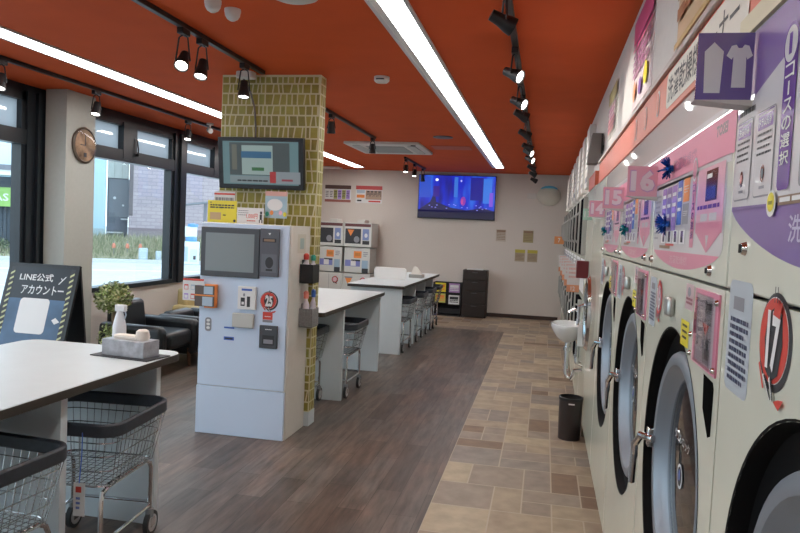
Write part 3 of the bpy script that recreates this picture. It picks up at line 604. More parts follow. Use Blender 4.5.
ck = thing('wall_clock', 'round brown patterned clock on the white window column', 'clock', (-4.33, 5.93, 2.22))
M().lathe([(.001, 0), (.165, 0), (.170, .02), (.155, .032), (.148, .024)], (0, 0, 0), (1, 0, 0), mat('clock_rim', (.10, .075, .055), .3), 40).build('case', ck)
M().lathe([(.15, .022), (.001, .024)], (0, 0, 0), (1, 0, 0), mat('clock_face', (.30, .20, .12), .25, noise=.6, nscale=9), 40).build('dial', ck)
h_ = M(); h_.box((.024, -.004, 0), (.027, .004, .1), dark); h_.box((.024, -.07, -.004), (.027, 0, .004), dark); h_.box((.024, -.02, -.11), (.027, .02, -.07), dark); h_.build('hands', ck)
M().lathe([(.158, .03), (.1, .042), (.001, .046)], (0, 0, 0), (1, 0, 0), cover, 40).build('glass', ck)

leafm = [mat('leaf_%d' % i, c, .6) for i, c in enumerate([(.24, .30, .09), (.36, .40, .16), (.15, .21, .06), (.46, .47, .26)])]
pt = thing('potted_tree', 'small variegated bush tree in a pot by the window column', 'plant', (-4.0, 5.98, 0))
M().lathe([(.001, 0), (.11, 0), (.14, .26), (.125, .26), (.12, .22), (.001, .22)], (0, 0, 0), (0, 0, 1), mat('pot', (.20, .17, .14), .6), 24).build('pot', pt)
tr = M(); tr.tube([(0, 0, .2), (.012, 0, .4), (-.008, .01, .6), (.005, 0, .8)], .018, mat('bark', (.22, .16, .10), .8)); tr.build('trunk', pt)
def leaves(n, c, R, sz, mats):
    m = M()
    for i in range(n):
        d = Vector((random.gauss(0, 1), random.gauss(0, 1), random.gauss(0, 1))).normalized(); p = Vector(c)+Vector((d.x*R[0], d.y*R[1], d.z*R[2]))*(random.random()**.4)
        a = Vector((random.gauss(0, 1), random.gauss(0, 1), random.gauss(0, .7))).normalized(); b = a.cross(d+Vector((.1, .2, .3))).normalized(); s = sz*random.uniform(.7, 1.3)
        m.add([p-a*s, p+b*s*.42+d*s*.15, p+a*s, p-b*s*.42+d*s*.15], [(0, 1, 2, 3)], random.choice(mats))
    return m
leaves(1500, (0, 0, .79), (.175, .175, .155), .022, leafm).build('foliage', pt, smooth=False); leaves(260, (-.02, -.02, .42), (.12, .11, .12), .022, leafm).build('lower_foliage', pt, smooth=False)

leather = mat('black_leather', (.012, .014, .017), .32, noise=.2, nscale=60, bump=.05); tan = mat('tan_leather', (.44, .34, .15), .5, noise=.05)
def armchair(x, y, label, m, rz=0., bh=0., group='black armchairs by the window'):
    t = thing('armchair', label, 'armchair', (x, y, 0), rz, group)
    s = M(); s.box((-.30, -.24, .24), (.34, .24, .42), m); s.build('seat', t, bevel=.05, seg=4)
    b = M(); b.prism([(-.36, .22), (-.18, .22), (-.24, .69+bh), (-.35, .71+bh)], lambda u, v, w_: (u, w_, v), -.26, .26, m); b.build('backrest', t, bevel=.035, seg=4)
    for sg in (-1, 1):
        a_ = M(); a_.prism([(-.36, .12), (.32, .12), (.35, .26), (.35, .47), (.30, .50), (-.34, .515)], lambda u, v, w_: (u, w_, v), sg*.34-.07, sg*.34+.07, m); a_.build('armrest', t, bevel=.045, seg=4)
    for sx in (-.28, .28):
        for sy in (-.3, .3): M().cyl((sx, sy, 0), (sx*.96, sy*.96, .2), .014, mat('leg_wood', (.12, .05, .025), .5), r1=.022, n=10).build('leg', t)
    return t
armchair(-3.94, 6.55, 'black leather armchair behind the potted tree, nearer of the two by the window', leather)
armchair(-3.80, 7.38, 'black leather armchair next to the kiosk, farther of the two by the window', leather, bh=-.18)
armchair(-4.10, 8.22, 'tan armchair by the window beyond the black ones, partly behind the kiosk', tan, group=None)

# ------------------------------------------------------------------ back wall
bt = thing('wall_television', 'large television on the back wall showing a blue stage scene', 'television', (-1.68, YB, 2.225)); TW, TH = .735, .415
M().box((-TW, -.07, -TH), (TW, -.02, TH), black).build('casing', bt, bevel=.006); M().box((-.3, -.02, -.2), (.3, 0, .2), black).build('wall_bracket', bt)
def tvmat():
    m = bpy.data.materials.new('stage_picture'); m.use_nodes = True; nt = m.node_tree; b = nt.nodes['Principled BSDF']; b.inputs['Base Color'].default_value = (.01, .01, .02, 1); b.inputs['Roughness'].default_value = .3
    t = nt.nodes.new('ShaderNodeTexCoord'); mp = nt.nodes.new('ShaderNodeMapping'); mp.inputs['Scale'].default_value = (3.2, 1, .8); n = nt.nodes.new('ShaderNodeTexNoise'); n.inputs['Scale'].default_value = 1.6; n.inputs['Detail'].default_value = 2
    r = nt.nodes.new('ShaderNodeValToRGB'); e = r.color_ramp.elements; e[0].position = .33; e[0].color = (.01, .008, .12, 1); e[1].position = .68; e[1].color = (.02, .10, .55, 1); x = e.new(.5); x.color = (.01, .02, .42, 1)
    nt.links.new(t.outputs['Object'], mp.inputs[0]); nt.links.new(mp.outputs[0], n.inputs[0]); nt.links.new(n.outputs['Fac'], r.inputs[0]); nt.links.new(r.outputs[0], b.inputs['Emission Color']); b.inputs['Emission Strength'].default_value = 1.0
    return m
A = Art((0, -.071, 0)); A.rect(-TW+.012, -TH+.02, TW-.012, TH-.012, tvmat(), 1)
A.rect(-TW+.012, -TH+.02, TW-.012, -TH+.16, emi('stage_floor', (.006, .006, .03)), 2); A.poly([(-TW+.012, -.26), (-.5, -.1), (-.42, .1), (-.38, -.1), (-.1, -.2), (.2, -.24), (.5, -.19), (TW-.012, -.24), (TW-.012, -.27), (-TW+.012, -.29)], emi('stage_dark', (.012, .01, .06)), 2)
A.ell(.13, -.07, .05, .085, emi('stage_magenta', (.20, .03, .30)), 3); A.ell(.11, -.08, .02, .05, emi('stage_pink', (.4, .05, .25)), 4); A.ell(-.385, .32, .03, .026, emi('stage_light', (.8, .85, 1)), 4); A.ell(.08, .31, .016, .02, emi('stage_light2', (.4, .4, .8)), 4)
A.rect(.50, -.1, .66, .36, emi('stage_cyan', (.03, .14, .55)), 3); A.rect(.62, -.16, .69, .1, emi('stage_violet', (.16, .06, .5)), 4); A.rect(-.70, -.02, -.5, .38, emi('stage_cobalt', (.02, .06, .42)), 3); A.rect(-.45, .0, -.33, .2, emi('stage_indigo', (.03, .01, .2)), 4); A.rect(.26, -.05, .5, .38, emi('stage_navy', (.01, .01, .20)), 3); A.rect(-.05, .0, .02, .38, emi('stage_azure', (.03, .13, .5)), 3)
for i in range(16): A.ell(random.uniform(-.6, .6), random.uniform(-.24, -.14), .018, .009, emi('stage_glint', (.2, .2, .7)), 5, 8)
A.build('screen', bt, smooth=False)
rd = thing('convex_mirror', 'round pale fitting with light blue top on the back wall corner', 'wall fitting', (.03, YB-.002, 2.31))
M().lathe([(.001, .0), (.215, 0), (.215, .03), (.19, .06), (.12, .10), (.001, .115)], (0, 0, 0), (0, -1, 0), mat('pearl_dome', (.62, .60, .52), .15), 40).build('dome', rd).scale = (1, 1, .85)
cp_ = M(); cp_.prism([(-.16, .115), (-.13, .15), (-.07, .175), (0, .183), (.07, .175), (.13, .15), (.16, .115), (.08, .135), (-.08, .135)], lambda u, v, w_: (u, w_, v), -.125, -.02, mat('sky_blue_hood', (.10, .42, .62), .3)); cp_.build('hood', rd, bevel=.006)
bp_ = M(); bp_.box((-.085, -.03, -.05), (.085, 0, .05), aw); tag(bp_.build('wall_box', loc=(-.28, YB, 2.30), bevel=.004), 'small white box on the back wall left of the round fitting', 'wall box')
def f_note(A, w_, h_): A.lines(.015, .02, w_-.015, h_-.06, 5, brown, 1, .45); A.rect(.01, h_-.05, w_-.01, h_-.012, brown, 1)
def f_note2(A, w_, h_): A.rect(0, h_-.06, w_, h_, mat('mustard', (.50, .42, .06), .5), 1); A.lines(.015, .02, w_-.015, h_-.08, 5, brown, 1, .45)
kraft = mat('kraft_paper', (.42, .34, .24), .7)
for x, z_, b_, f_, l_ in ((-.905, 1.43, mat('pale_notice', (.52, .45, .38), .7), f_note, 'pale notice on the back wall, upper left of four'), (-.40, 1.43, mat('olive_notice', (.36, .30, .15), .7), f_note, 'olive notice on the back wall, upper right of four'), (-.535, 1.07, kraft, f_note2, 'yellow topped notice on the back wall, lower left of four'), (-.305, 1.07, kraft, f_note2, 'yellow topped notice on the back wall, lower right of four')):
    o = paper_sign('wall_notice', x, YB-.004, z_, .185, .225, l_, f_, b_, 'notice'); o['group'] = 'small notices on the back wall'
def f_pa(A, w_, h_):
    A.rect(0, h_-.075, w_, h_, mat('dark_brown_band', (.10, .05, .04), .5), 1); A.rect(0, 0, w_, .05, mat('dull_red', (.35, .12, .1), .5), 1)
    for i, c in enumerate([greyt, brown, mat('olive_print', (.35, .36, .12), .5), lilac, mat('olive_print'), lilac]): A.rect(.01+i*.085, .06, .085+i*.085, h_-.09, c if i > 1 else paper, 1); A.lines(.015+i*.085, .08, .075+i*.085, h_-.12, 4, dark, 2, .4)
def f_pb(A, w_, h_):
    A.rect(0, h_-.075, w_, h_, mat('poster_red', (.50, .06, .06), .5), 1); A.rect(.02, .10, .18, .16, orange, 1); A.rect(.02, .19, .18, .25, lblue, 1); A.rect(.03, .03, .12, .06, dark, 1); A.rect(.20, .07, w_-.01, h_-.09, mat('poster_tan', (.40, .27, .20), .5), 1)
    for i in range(4): A.text('円', .22+i*.075, .13, .28+i*.075, .2, dark, 2); A.rect(.225+i*.075, .21, .275+i*.075, .235, dark, 2)
    A.rect(.26, .02, w_-.03, .05, red, 1)
paper_sign('price_poster', -4.30, YB-.004, 2.055, .53, .33, 'wide colourful price poster on the back wall beside the pillar', f_pa)
paper_sign('price_poster', -3.67, YB-.004, 2.055, .53, .335, 'wide red bordered price poster on the back wall, right of another', f_pb)
# stacked small dryers at back left
ivory = mat('ivory_body', (.60, .60, .57), .35)
def tower(x, w_, num, label, tri=True):
    t = thing('dryer_tower', label, 'dryer', (x, 12.75, 0), 0, 'small dryer towers at the back left')
    b = M(); b.box((-w_/2, 0, 0), (w_/2, .5, .70), ivory); b.build('base_cabinet', t, bevel=.006)
    M().box((-w_/2+.02, .0, .715), (w_/2-.02, .5, 1.19), ivory).build('lower_dryer', t, bevel=.008); M().box((-w_/2, -.02, 1.205), (w_/2, .5, 1.655), ivory).build('upper_dryer', t, bevel=.008)
    A = Art((-w_/2, -.021, 1.205)); A.rect(.02, .38, w_-.02, .435, mat('maroon_band', (.12, .03, .03), .4), 1); A.rect(.03, .06, w_*.62, .34, dark, 1)
    if tri: A.poly([(.07, .32), (.20, .32), (.135, .20)], orange, 2)
    A.ell(w_*.47, .14, .055, .06, greyt, 2); A.rect(w_*.68, .13, w_-.05, .34, mat('poster_periwinkle', (.20, .26, .50), .4), 1); A.ell(w_*.8, .22, .03, .04, paper, 2); A.rect(w_*.68, .05, w_-.04, .12, dark, 1); A.build('upper_front', t, smooth=False)
    A = Art((-w_/2, -.001, .715)); A.rect(w_*.38, .28, w_*.66, .41, orange, 1); A.rect(w_*.42, .32, w_*.62, .38, mat('amber_print', (.55, .2, .03), .4), 2); A.lines(w_*.72, .3, w_*.88, .40, 3, greyt, 1); A.rect(.04, .12, w_*.62, .24, mat('poster_violet', (.20, .22, .52), .4), 1); A.rect(.15, .13, .25, .23, paper, 2); A.rect(w_*.3, .22, w_*.62, .25, dark, 2); A.rect(w_*.68, .02, w_*.9, .24, mat('poster_sky', (.30, .42, .55), .4), 1); A.rect(w_*.69, .0, w_*.91, .09, dark, 2); A.build('lower_front', t, smooth=False)
    A = Art((-w_/2, -.001, 0)); emblem(A, w_*.74, .57, .062, num)
    if tri: A.poly([(.04, .64), (.20, .64), (.12, .46)], orange, 1); A.poly([(.04, .64), (.20, .64), (.19, .61), (.05, .61)], greyt, 2)
    A.rect(w_*.5-.003, .02, w_*.5+.003, .68, greyt, 1) if not tri else None; A.build('number_emblem', t, smooth=False)
    M().box((-.05, .1, 1.655), (.1, .4, 1.72), aw).build('exhaust_box', t, bevel=.01)
tower(-3.985, .52, '23', 'stacked ivory dryers against the back wall, touching the pillar edge', False); tower(-3.445, .54, '24', 'stacked ivory dryers against the back wall with an orange triangle, right tower')
ub = M(); ub.box((-.16, -.02, 0), (.14, .3, .55), mat('tan_box', (.30, .27, .25), .7)); tag(ub.build('storage_bin', loc=(-3.0, 12.9, 0), bevel=.01), 'low greyish bin right of the stacked dryers, behind the table', 'bin')
# magazine rack and drawers
mr = thing('magazine_rack', 'low black magazine rack with four leaflets against the back wall', 'magazine rack', (-1.73, 12.92, 0)); mk = mat('rack_black', (.012, .011, .014), .5); w2 = .265
b = M(); b.box((-w2, .28, 0), (w2, .30, .62), mk); b.box((-w2, 0, 0), (w2, .3, .02), mk); b.box((-w2, 0, 0), (-w2+.02, .3, .62), mk); b.box((w2-.02, 0, 0), (w2, .3, .62), mk)
for z_ in (.03, .21, .40): b.box((-w2, .06, z_), (w2, .075, z_+.10), mk); b.box((-w2, .06, z_), (w2, .28, z_+.01), mk)
b.box((-w2, .2, .6), (w2, .3, .62), mk); b.build('frame', mr, smooth=False)
def leaflet(x, z_, c1, c2, label):
    A = Art((x, 12.955, z_)); A.slab(0, 0, .20, .17, .004, c1); A.rect(.02, .09, .18, .14, c2, 1); A.lines(.02, .02, .18, .08, 2, c2, 1); o = tag(A.build('leaflet', smooth=False), label, 'leaflet', 'leaflets in the magazine rack')
for a_ in ((-1.96, .44, yellow, orange, 'yellow and orange leaflet at the upper left of the black rack'), (-1.70, .44, mat('mauve_print', (.42, .25, .50), .5), paper, 'mauve leaflet at the upper right of the black rack'), (-1.96, .24, mat('lime_print', (.50, .52, .12), .5), orange, 'lime green leaflet at the lower left of the black rack'), (-1.70, .22, paper, dark, 'white leaflet with black print at the lower right of the black rack')): leaflet(*a_)
dc = thing('drawer_cabinet', 'tall dark brown four tier cabinet against the back wall', 'cabinet', (-1.225, 12.9, 0)); dm = mat('dark_brown_cabinet', (.022, .015, .013), .5)
b = M(); b.box((-.225, .02, 0), (.225, .36, .88), dm); b.build('carcass', dc, bevel=.003)
for z0, z1 in ((.02, .24), (.26, .48), (.50, .68), (.70, .86)):
    d = M(); d.box((-.21, 0, z0), (.21, .02, z1), dm); d = d.build('drawer', dc, bevel=.003); M().box((-.05, -.01, z1-.03), (.05, 0, z1-.02), dgrey).build('handle', d)
tag(M().prism(rr(-.15, -.08, .15, .08, .02), lambda u, v, w_: (u, v, w_), 0, .022, paper).build('paper_stack', loc=(-1.24, 13.06, .882)), 'white paper stack on top of the dark brown cabinet', 'paper')

# ------------------------------------------------------------------ washing machines on the right
R = .405; ZD = .91
def hole_face(A_, y0, y1, z0, z1, cy, cz, r, m, n=56):   # face in plane x=0 with a round hole
    ang_ = sorted(set([2*math.pi*i/n for i in range(n)]+[math.atan2(z-cz, y-cy) % (2*math.pi) for y in (y0, y1) for z in (z0, z1)])); vs = []
    for a in ang_:
        c, s = math.cos(a), math.sin(a); t = min([(y1-cy)/c if c > 1e-9 else 9e9, (y0-cy)/c if c < -1e-9 else 9e9, (z1-cz)/s if s > 1e-9 else 9e9, (z0-cz)/s if s < -1e-9 else 9e9])
        vs += [(0, cy+c*r, cz+s*r), (0, cy+c*t, cz+s*t)]
    N = len(ang_); A_.add(vs, [(2*i, 2*((i+1) % N), 2*((i+1) % N)+1, 2*i+1) for i in range(N)], m)
printed = mat('etched_white', (.75, .78, .80), .3)
def washer(Yfar, num, theme, label, W=1.03, dcy=0.):
    yc = Yfar-W/2; h = W/2-.004
    t = thing('washing_machine', label, 'washing machine', (XR, yc, 0), 0, 'large washing machines along the right wall')
    b = M(); hole_face(b, -h, h, .10, 1.459, dcy, ZD, R, cream)
    b.add([(0, -h, .1), (0, h, .1), (0, h, 1.459), (0, -h, 1.459), (.7, -h, .1), (.7, h, .1), (.7, h, 1.459), (.7, -h, 1.459)], [(0, 4, 5, 1), (3, 2, 6, 7), (0, 3, 7, 4), (1, 5, 6, 2), (4, 7, 6, 5)], cream); b.build('body', t, smooth=False)
    M().box((.03, -h, 0), (.66, h, .10), dgrey).build('plinth', t)
    rc = M(); rc.lathe([(R+.004, -.002), (R, .0), (R-.004, .034), (R-.03, .046), (.29, .066)], (0, dcy, ZD), (1, 0, 0), mat('black_gasket', (.006, .006, .007), .6, spec=.15), 64); rc.build('door_surround', t)
    top = 1.95 if theme == 'purple' else 1.842
    up = M(); up.box((.0, -h, 1.465), (.68, h, top), cream); up.build('upper_cabinet', t, bevel=.004)
    gp = M(); gp.box((.02, -h, 1.459), (.66, h, 1.465), black); gp.build('seam', t, smooth=False)
    # door
    d = M(); d.lathe([(.338, .046), (.342, .030), (.336, .020), (.32, .013), (.303, .016), (.285, .034), (.275, .05), (.262, .056)], (0, dcy, ZD), (1, 0, 0), steel, 64); d = d.build('door', t)
    g = M(); g.lathe([(.27, .053), (.22, .047), (.12, .042), (.001, .04)], (0, dcy, ZD), (1, 0, 0), glass_mat('door_glass', (.50, .48, .50), 1.9), 48); g.build('glass', d)
    A = Art((.038, dcy, ZD), (0, -1, 0), (0, 0, 1)); A.ell(0, 0, .034, .034, printed, 1); A.ell(0, 0, .026, .026, dark, 2); A.ell(0, .004, .012, .016, blue, 3)
    A.build('etched_logo', d, smooth=False); A = Art((.038, dcy, ZD), (0, -1, 0), (0, 0, 1)); A.text('ダブルロック', -.10, .085, .10, .115, mat('etched_grey', (.42, .44, .46), .3), 1); A.build('etched_lettering', d, smooth=False)
    dr = M(); dr.lathe([(.285, .068), (.30, .10), (.31, .42), (.001, .44)], (0, dcy, ZD), (1, 0, 0), mat('drum_steel', (.35, .33, .33), .35, .8, noise=.3, nscale=30), 40); dr.build('drum', t)
    hd_ = M(); hd_.tube([(.012, dcy+.30, ZD+.015), (-.018, dcy+.36, ZD+.01), (-.03, dcy+.395, ZD-.03), (-.031, dcy+.398, ZD-.07), (-.032, dcy+.40, ZD-.165)], .0125, chrome, 10); hd_.box((-.004, dcy+.31, ZD-.015), (.015, dcy+.345, ZD+.045), chrome); hd_.build('handle', d, bevel=.003)
    # graphics; u runs from the far edge towards the camera
    def art(z=0.): return Art((0, h, z), (0, -1, 0), (0, 0, 1))
    c1, c2 = (pink, lpink) if theme == 'pink' else (purple, lilac)
    A = art(); w_ = 2*h
    if theme == 'pink':
        A.rect(.0, 1.735, w_, 1.824, mat('pink_band', (.75, .28, .38), .45, spec=.2), 1); A.rect(.0, 1.824, w_, 1.842, gwhite, 1); A.rect(.02, 1.72, w_-.02, 1.737, gwhite, 1)  # top white edge added to show the ceiling strip's reflection as a thin line
        A.rrect(.03, 1.525, w_-.045, 1.728, .03, gwhite, 1); A.text('TOSEI', w_-.165, 1.785, w_-.065, 1.81, mat('logo_maroon', (.10, .01, .03), .3), 2, bold=True); A.text('洗濯乾燥機', .34, 1.755, .66, 1.79, mat('deep_pink_text', (.45, .08, .20), .3), 2)
        n = 24; A.poly([(.05+(w_-.12)*i/n, 1.525-.045*math.sin(math.pi*i/n)**.7) for i in range(n+1)], c1, 1); A.text('洗濯乾燥機', .36, 1.492, .62, 1.515, c2, 2)
        A.lines(.05, 1.55, .15, 1.70, 9, greyt, 2, .4); A.rect(.045, 1.60, .16, 1.63, lilac, 2)
        for i, (u0, u1, c, v0, v1) in enumerate([(.18, .255, lilac, 1.585, 1.715), (.265, .34, purple, 1.585, 1.715), (.35, .425, lilac, 1.585, 1.715), (.435, .505, mat('price_blue', (.10, .20, .60), .2), 1.60, 1.722), (.52, .60, orange, 1.66, 1.722), (.52, .60, greyt, 1.60, 1.655)]):
            A.rect(u0, v0, u1, v1, c, 2); A.lines(u0+.01, v0+.02, u1-.01, v1-.02, 3, paper, 3, .35)
        A.ell(.655, 1.735, .028, .03, paper, 3); A.ell(.655, 1.735, .022, .024, c1, 4); A.rect(.635, 1.54, .68, 1.715, c1, 2); A.vtext('コースの選択', .642, 1.56, .672, 1.70, dpurple, 3)
        A.rect(.70, 1.60, w_-.06, 1.727, c2, 2); A.rect(.79, 1.648, .90, 1.718, mat('panel_dark_red', (.07, .012, .015), .15), 3); A.rect(.795, 1.652, .89, 1.68, mat('lcd_blue', (.02, .04, .25), .15), 4); A.rect(.80, 1.70, .85, 1.71, paper, 4)
        A.lines(.71, 1.625, .93, 1.64, 1, dpurple, 3, .6); A.rect(.75, 1.603, .82, 1.62, gwhite, 3); A.rect(.84, 1.603, .91, 1.62, gwhite, 3)
        A.rect(.70, 1.575, w_-.06, 1.60, c1, 2); A.poly([(.71, 1.575), (w_-.07, 1.575), (.83, 1.53)], c1, 2); A.poly([(.815, 1.57), (.845, 1.57), (.83, 1.538)], gwhite, 3)
        for i in range(4): A.rect(.20+i*.098, 1.548, .28+i*.098, 1.585, paper, 3); A.rect(.225+i*.098, 1.552, .258+i*.098, 1.583, dpurple, 4); A.rect(.23+i*.098, 1.552, .252+i*.098, 1.565, dark, 5)
        A.rect(.17, 1.532, .36, 1.541, brown, 3); A.rect(.28, 1.541, .42, 1.547, red, 3)
        A.build('control_panel', t, smooth=False)
    else:
        A.rect(.0, 1.617, w_, 1.945, c1, 1)
        A.poly([(.0, 1.625), (w_-.04, 1.612), (w_-.04, 1.86), (.5, 1.885), (.34, 1.87), (.24, 1.85), (.12, 1.825), (.03, 1.80), (.0, 1.79)], gwhite, 2)
        for i in range(8): pass
        A.lines(.02, 1.792, .12, 1.806, 1, dark, 3, .7)
        for u0, u1, v0, v1, tx in ((.01, .118, 1.635, 1.786, '洗濯のみ'), (.14, .247, 1.635, 1.786, 'ドラム洗浄')):
            A.rrect(u0, v0, u1, v1, .012, greyt, 3); A.rrect(u0+.003, v0+.003, u1-.003, v1-.003, .01, gwhite, 4); A.rect(u0+.012, v1-.034, u1-.012, v1-.010, dpurple, 5); A.text(tx, u0+.02, v1-.030, u1-.02, v1-.014, paper, 6); A.rect(u0+.01, v1-.006, u1-.01, v1-.004, dpurple, 5)
            A.lines(u0+.012, v1-.085, u1-.015, v1-.040, 4, dark, 5, .35); A.ell((u0+u1)/2, v0+.04, .011, .015, chrome, 5); A.ell((u0+u1)/2, v0+.04, .007, .009, mat('button_glow', (.8, .35, .3), .3) if u0 < .1 else grey, 6)
            A.rect((u0+u1)/2-.015, v0+.014, (u0+u1)/2+.015, v0+.019, greyt, 5)
        A.rrect(.272, 1.64, .332, 1.87, .012, dpurple, 4); A.ell(.30, 1.866, .034, .034, dpurple, 5); A.ell(.30, 1.866, .029, .028, gwhite, 6); A.text('1', .293, 1.85, .307, 1.883, dpurple, 7); A.vtext('コースの選択', .281, 1.676, .323, 1.838, paper, 6)
        A.rrect(.37, 1.64, .72, 1.87, .012, grey, 4); A.rrect(.375, 1.645, .715, 1.865, .01, mat('cool_grey_print', (.36, .37, .40), .2), 5); A.rect(.40, 1.665, .66, 1.745, mat('panel_dark_red', (.07, .012, .015), .15), 6); A.text('188', .47, 1.68, .60, 1.74, mat('led_red', (.05, 0, 0), .3, emit=(.7, .05, .02), es=.8), 7); A.rect(.40, 1.75, .55, 1.758, mat('led_white', (.8, .8, .8), .3), 6)
        n = 30; A.poly([(.0+w_*i/n, 1.618-.10*math.sin(math.pi*i/n)**.75) for i in range(n+1)], c1, 1); A.text('洗濯乾燥', .34, 1.558, .58, 1.60, mat('pale_lilac_text', (.55, .52, .68), .3), 2)
        A.rect(.285, 1.616, .62, 1.631, brown, 4); A.lines(.295, 1.619, .61, 1.628, 1, paper, 5, .8); A.ell(.257, 1.621, .024, .022, paper, 7); A.ell(.257, 1.623, .018, .016, yellow, 8); A.rect(.247, 1.619, .267, 1.625, mat('olive_text', (.3, .28, .02), .4), 9)
        A.build('control_panel', t, smooth=False)
    for u in ((.03, .88) if theme == 'pink' else (.113,)): lk = M(); lk.lathe([(.001, -.010), (.010, -.008), (.013, 0)], (0, h-u, 1.492 if theme == 'pink' else 1.545), (1, 0, 0), chrome, 16); lk.box((-.012, h-u-.002, (1.486 if theme == 'pink' else 1.537)), (-.009, h-u+.002, (1.498 if theme == 'pink' else 1.553)), dark); lk.build('lock', t)
    big = theme == 'purple'
    A = art(); A.rrect(.03, 1.275, .185 if big else .165, 1.485-(0 if big else .05), .02, mat('label_blue', (.46, .51, .56), .4), 1); A.rect(.065, 1.43 if big else 1.395, .135, 1.455 if big else 1.415, greyt, 2)
    A.lines(.05, 1.29, .17 if big else .155, 1.415 if big else 1.385, 9, mat('navy_text', (.05, .06, .12), .4), 2, .6); A.build('instruction_label', t, smooth=False)
    A = art()
    if big: emblem2(A, .315, 1.402, .078, num)
    else:
        emblem(A, .23, 1.375, .055, num, mat('wine_print', (.25, .04, .08), .4))
    A.build('number_emblem', t, smooth=False)
    if not big:
        M().box((-.02, h-.50, 1.345), (0, h-.43, 1.40), mat('latch_silver', (.5, .5, .48), .3, .7)).build('hatch_pull', t, bevel=.01)
        A = art(); A.rect(.635, 1.385, .73, 1.45, mat('rose_sticker', (.55, .40, .42), .4), 1); A.ell(.68, 1.43, .02, .012, greyt, 2); A.lines(.645, 1.395, .72, 1.415, 2, mat('wine_print'), 2); A.build('rose_sticker', t, smooth=False)
        A = art(); A.rect(.60, 1.29, .70, 1.355, yellow, 1); A.lines(.62, 1.30, .68, 1.345, 3, dark, 2, .4); A.build('yellow_sticker', t, smooth=False)
        cu = art(); cu.o.x = -.004; cu.slab(.765, 1.275, .995, 1.447, .004, pink)
        cu.rect(.80, 1.285, .97, 1.435, mat('coin_grey', (.45, .42, .46), .3), 1); cu.lines(.81, 1.30, .87, 1.42, 7, paper, 2, .4); cu.rect(.88, 1.29, .945, 1.43, greyt, 2); cu.rect(.89, 1.40, .94, 1.425, dark, 3); cu.poly([(.865, 1.375), (.93, 1.375), (.90, 1.35)], red, 3); cu.rect(.90, 1.30, .935, 1.345, dark, 3); cu.rect(.768, 1.34, .785, 1.39, mat('wine_print'), 2); cu = cu.build('coin_unit', t, smooth=False)
        cv = M(); cv.box((-.014, -h+.04, 1.285), (-.011, -h+.20, 1.44), cover); cv.build('clear_cover', cu)
        for y, z_ in ((-h+.265, 1.335), (-h+.265, 1.29), (-h+.03, 1.29), (-h+.03, 1.43)): M().lathe([(.001, -.009), (.005, -.008), (.007, -.002)], (-.004, y, z_), (1, 0, 0), chrome, 10).build('screw', cu)
    A = Art((0, h, 0), (0, -1, 0), (0, 0, 1)); A.poly([(.885, 1.265), (.895, 1.19), (.955, 1.14), (.982, 1.15), (.985, 1.25), (.975, 1.262)], mat('slot_black', (.006, .006, .006), .7, spec=0.), 1); A.build('exhaust_slot', t, smooth=False)
    return t
washer(1.50, '17', 'purple', 'cream washing machine 17 with a purple control panel, nearest at right')
washer(2.53, '16', 'pink', 'cream washing machine with pink panel, between the purple panelled one and the next pink one')
washer(3.56, '15', 'pink', 'cream washing machine with pink panel beneath the pink 15 sign')
washer(4.59, '14', 'pink', 'cream washing machine with pink panel beneath the pink 14 sign')
sm_ = thing('washing_machine', 'plain cream machine with small chrome ringed door just before the sink', 'washing machine', (XR, 5.105, 0))
b = M(); b.box((0, -.505, .1), (.7, .505, 1.96), cream); b.box((.03, -.5, 0), (.66, .5, .1), dgrey); b.build('body', sm_, bevel=.004)
d = M(); d.lathe([(.27, .0), (.27, -.03), (.25, -.05), (.22, -.045), (.19, -.02)], (0, .05, 1.02), (1, 0, 0), chrome, 48); d = d.build('door', sm_)
M().lathe([(.20, -.03), (.1, -.045), (.001, -.048)], (0, .05, 1.02), (1, 0, 0), mat('dark_glass', (.05, .055, .06), .08), 40).build('glass', d); hd_ = M(); hd_.tube([(-.04, .26, 1.06), (-.08, .29, 1.04), (-.085, .30, .90)], .012, chrome); hd_.build('handle', d)
# filler fascia above the pink machines, header band and coloured sign
fs = M(); fs.add([(XR+.002, 1.502, 1.842), (XR+.002, 5.61, 1.842), (XR+.002, 5.61, 1.962), (XR+.002, 1.502, 1.962), (XR+.03, 1.502, 1.842), (XR+.03, 5.61, 1.842), (XR+.03, 5.61, 1.962), (XR+.03, 1.502, 1.962)], [(0, 1, 2, 3), (4, 7, 6, 5), (3, 2, 6, 7), (0, 4, 5, 1), (0, 3, 7, 4), (1, 5, 6, 2)], fascia)
struct(fs.build('trim_4', smooth=False))
hs = thing('header_sign', 'long red header sign with black lettering above the washing machines', 'sign', (XR-.004, 3.0, 1.952))
b = M(); b.box((0, -2.6, 0), (.044, 2.25, .138), redband); b.build('band', hs, bevel=.002)
b = M(); b.box((-.012, -2.6, .138), (.044, 2.25, .158), mat('header_rim', (.50, .46, .43), .3, .3)); b.build('top_rim', hs, bevel=.002)
b = M(); b.box((-.003, -2.6, -.004), (.03, -1.5, .035), mat('cream_strip', (.62, .55, .38), .5)); b.build('cream_strip', hs)
A = Art((-.001, -.62, 0), (0, -1, 0), (0, 0, 1)); A.rrect(.0, .018, .93, .128, .03, mat('header_cream', (.66, .62, .54), .4), 1); A.text('洗濯乾燥機コーナー', .03, .032, .86, .112, dark, 2)
for i in range(3): A.rrect(-.30-i*.30+.1, .025, -.30-i*.30+.16, .115, .03, paper, 1); A.rrect(-.30-i*.30+.108, .033, -.30-i*.30+.152, .107, .022, redband, 2)
A.build('lettering', hs, smooth=False); A = Art((-.001, -.62, 0), (0, -1, 0), (0, 0, 1)); A.rect(1.15, .0, 1.9, .138, mat('header_amber', (.68, .48, .22), .4), 1); A.build('amber_panel', hs, smooth=False)
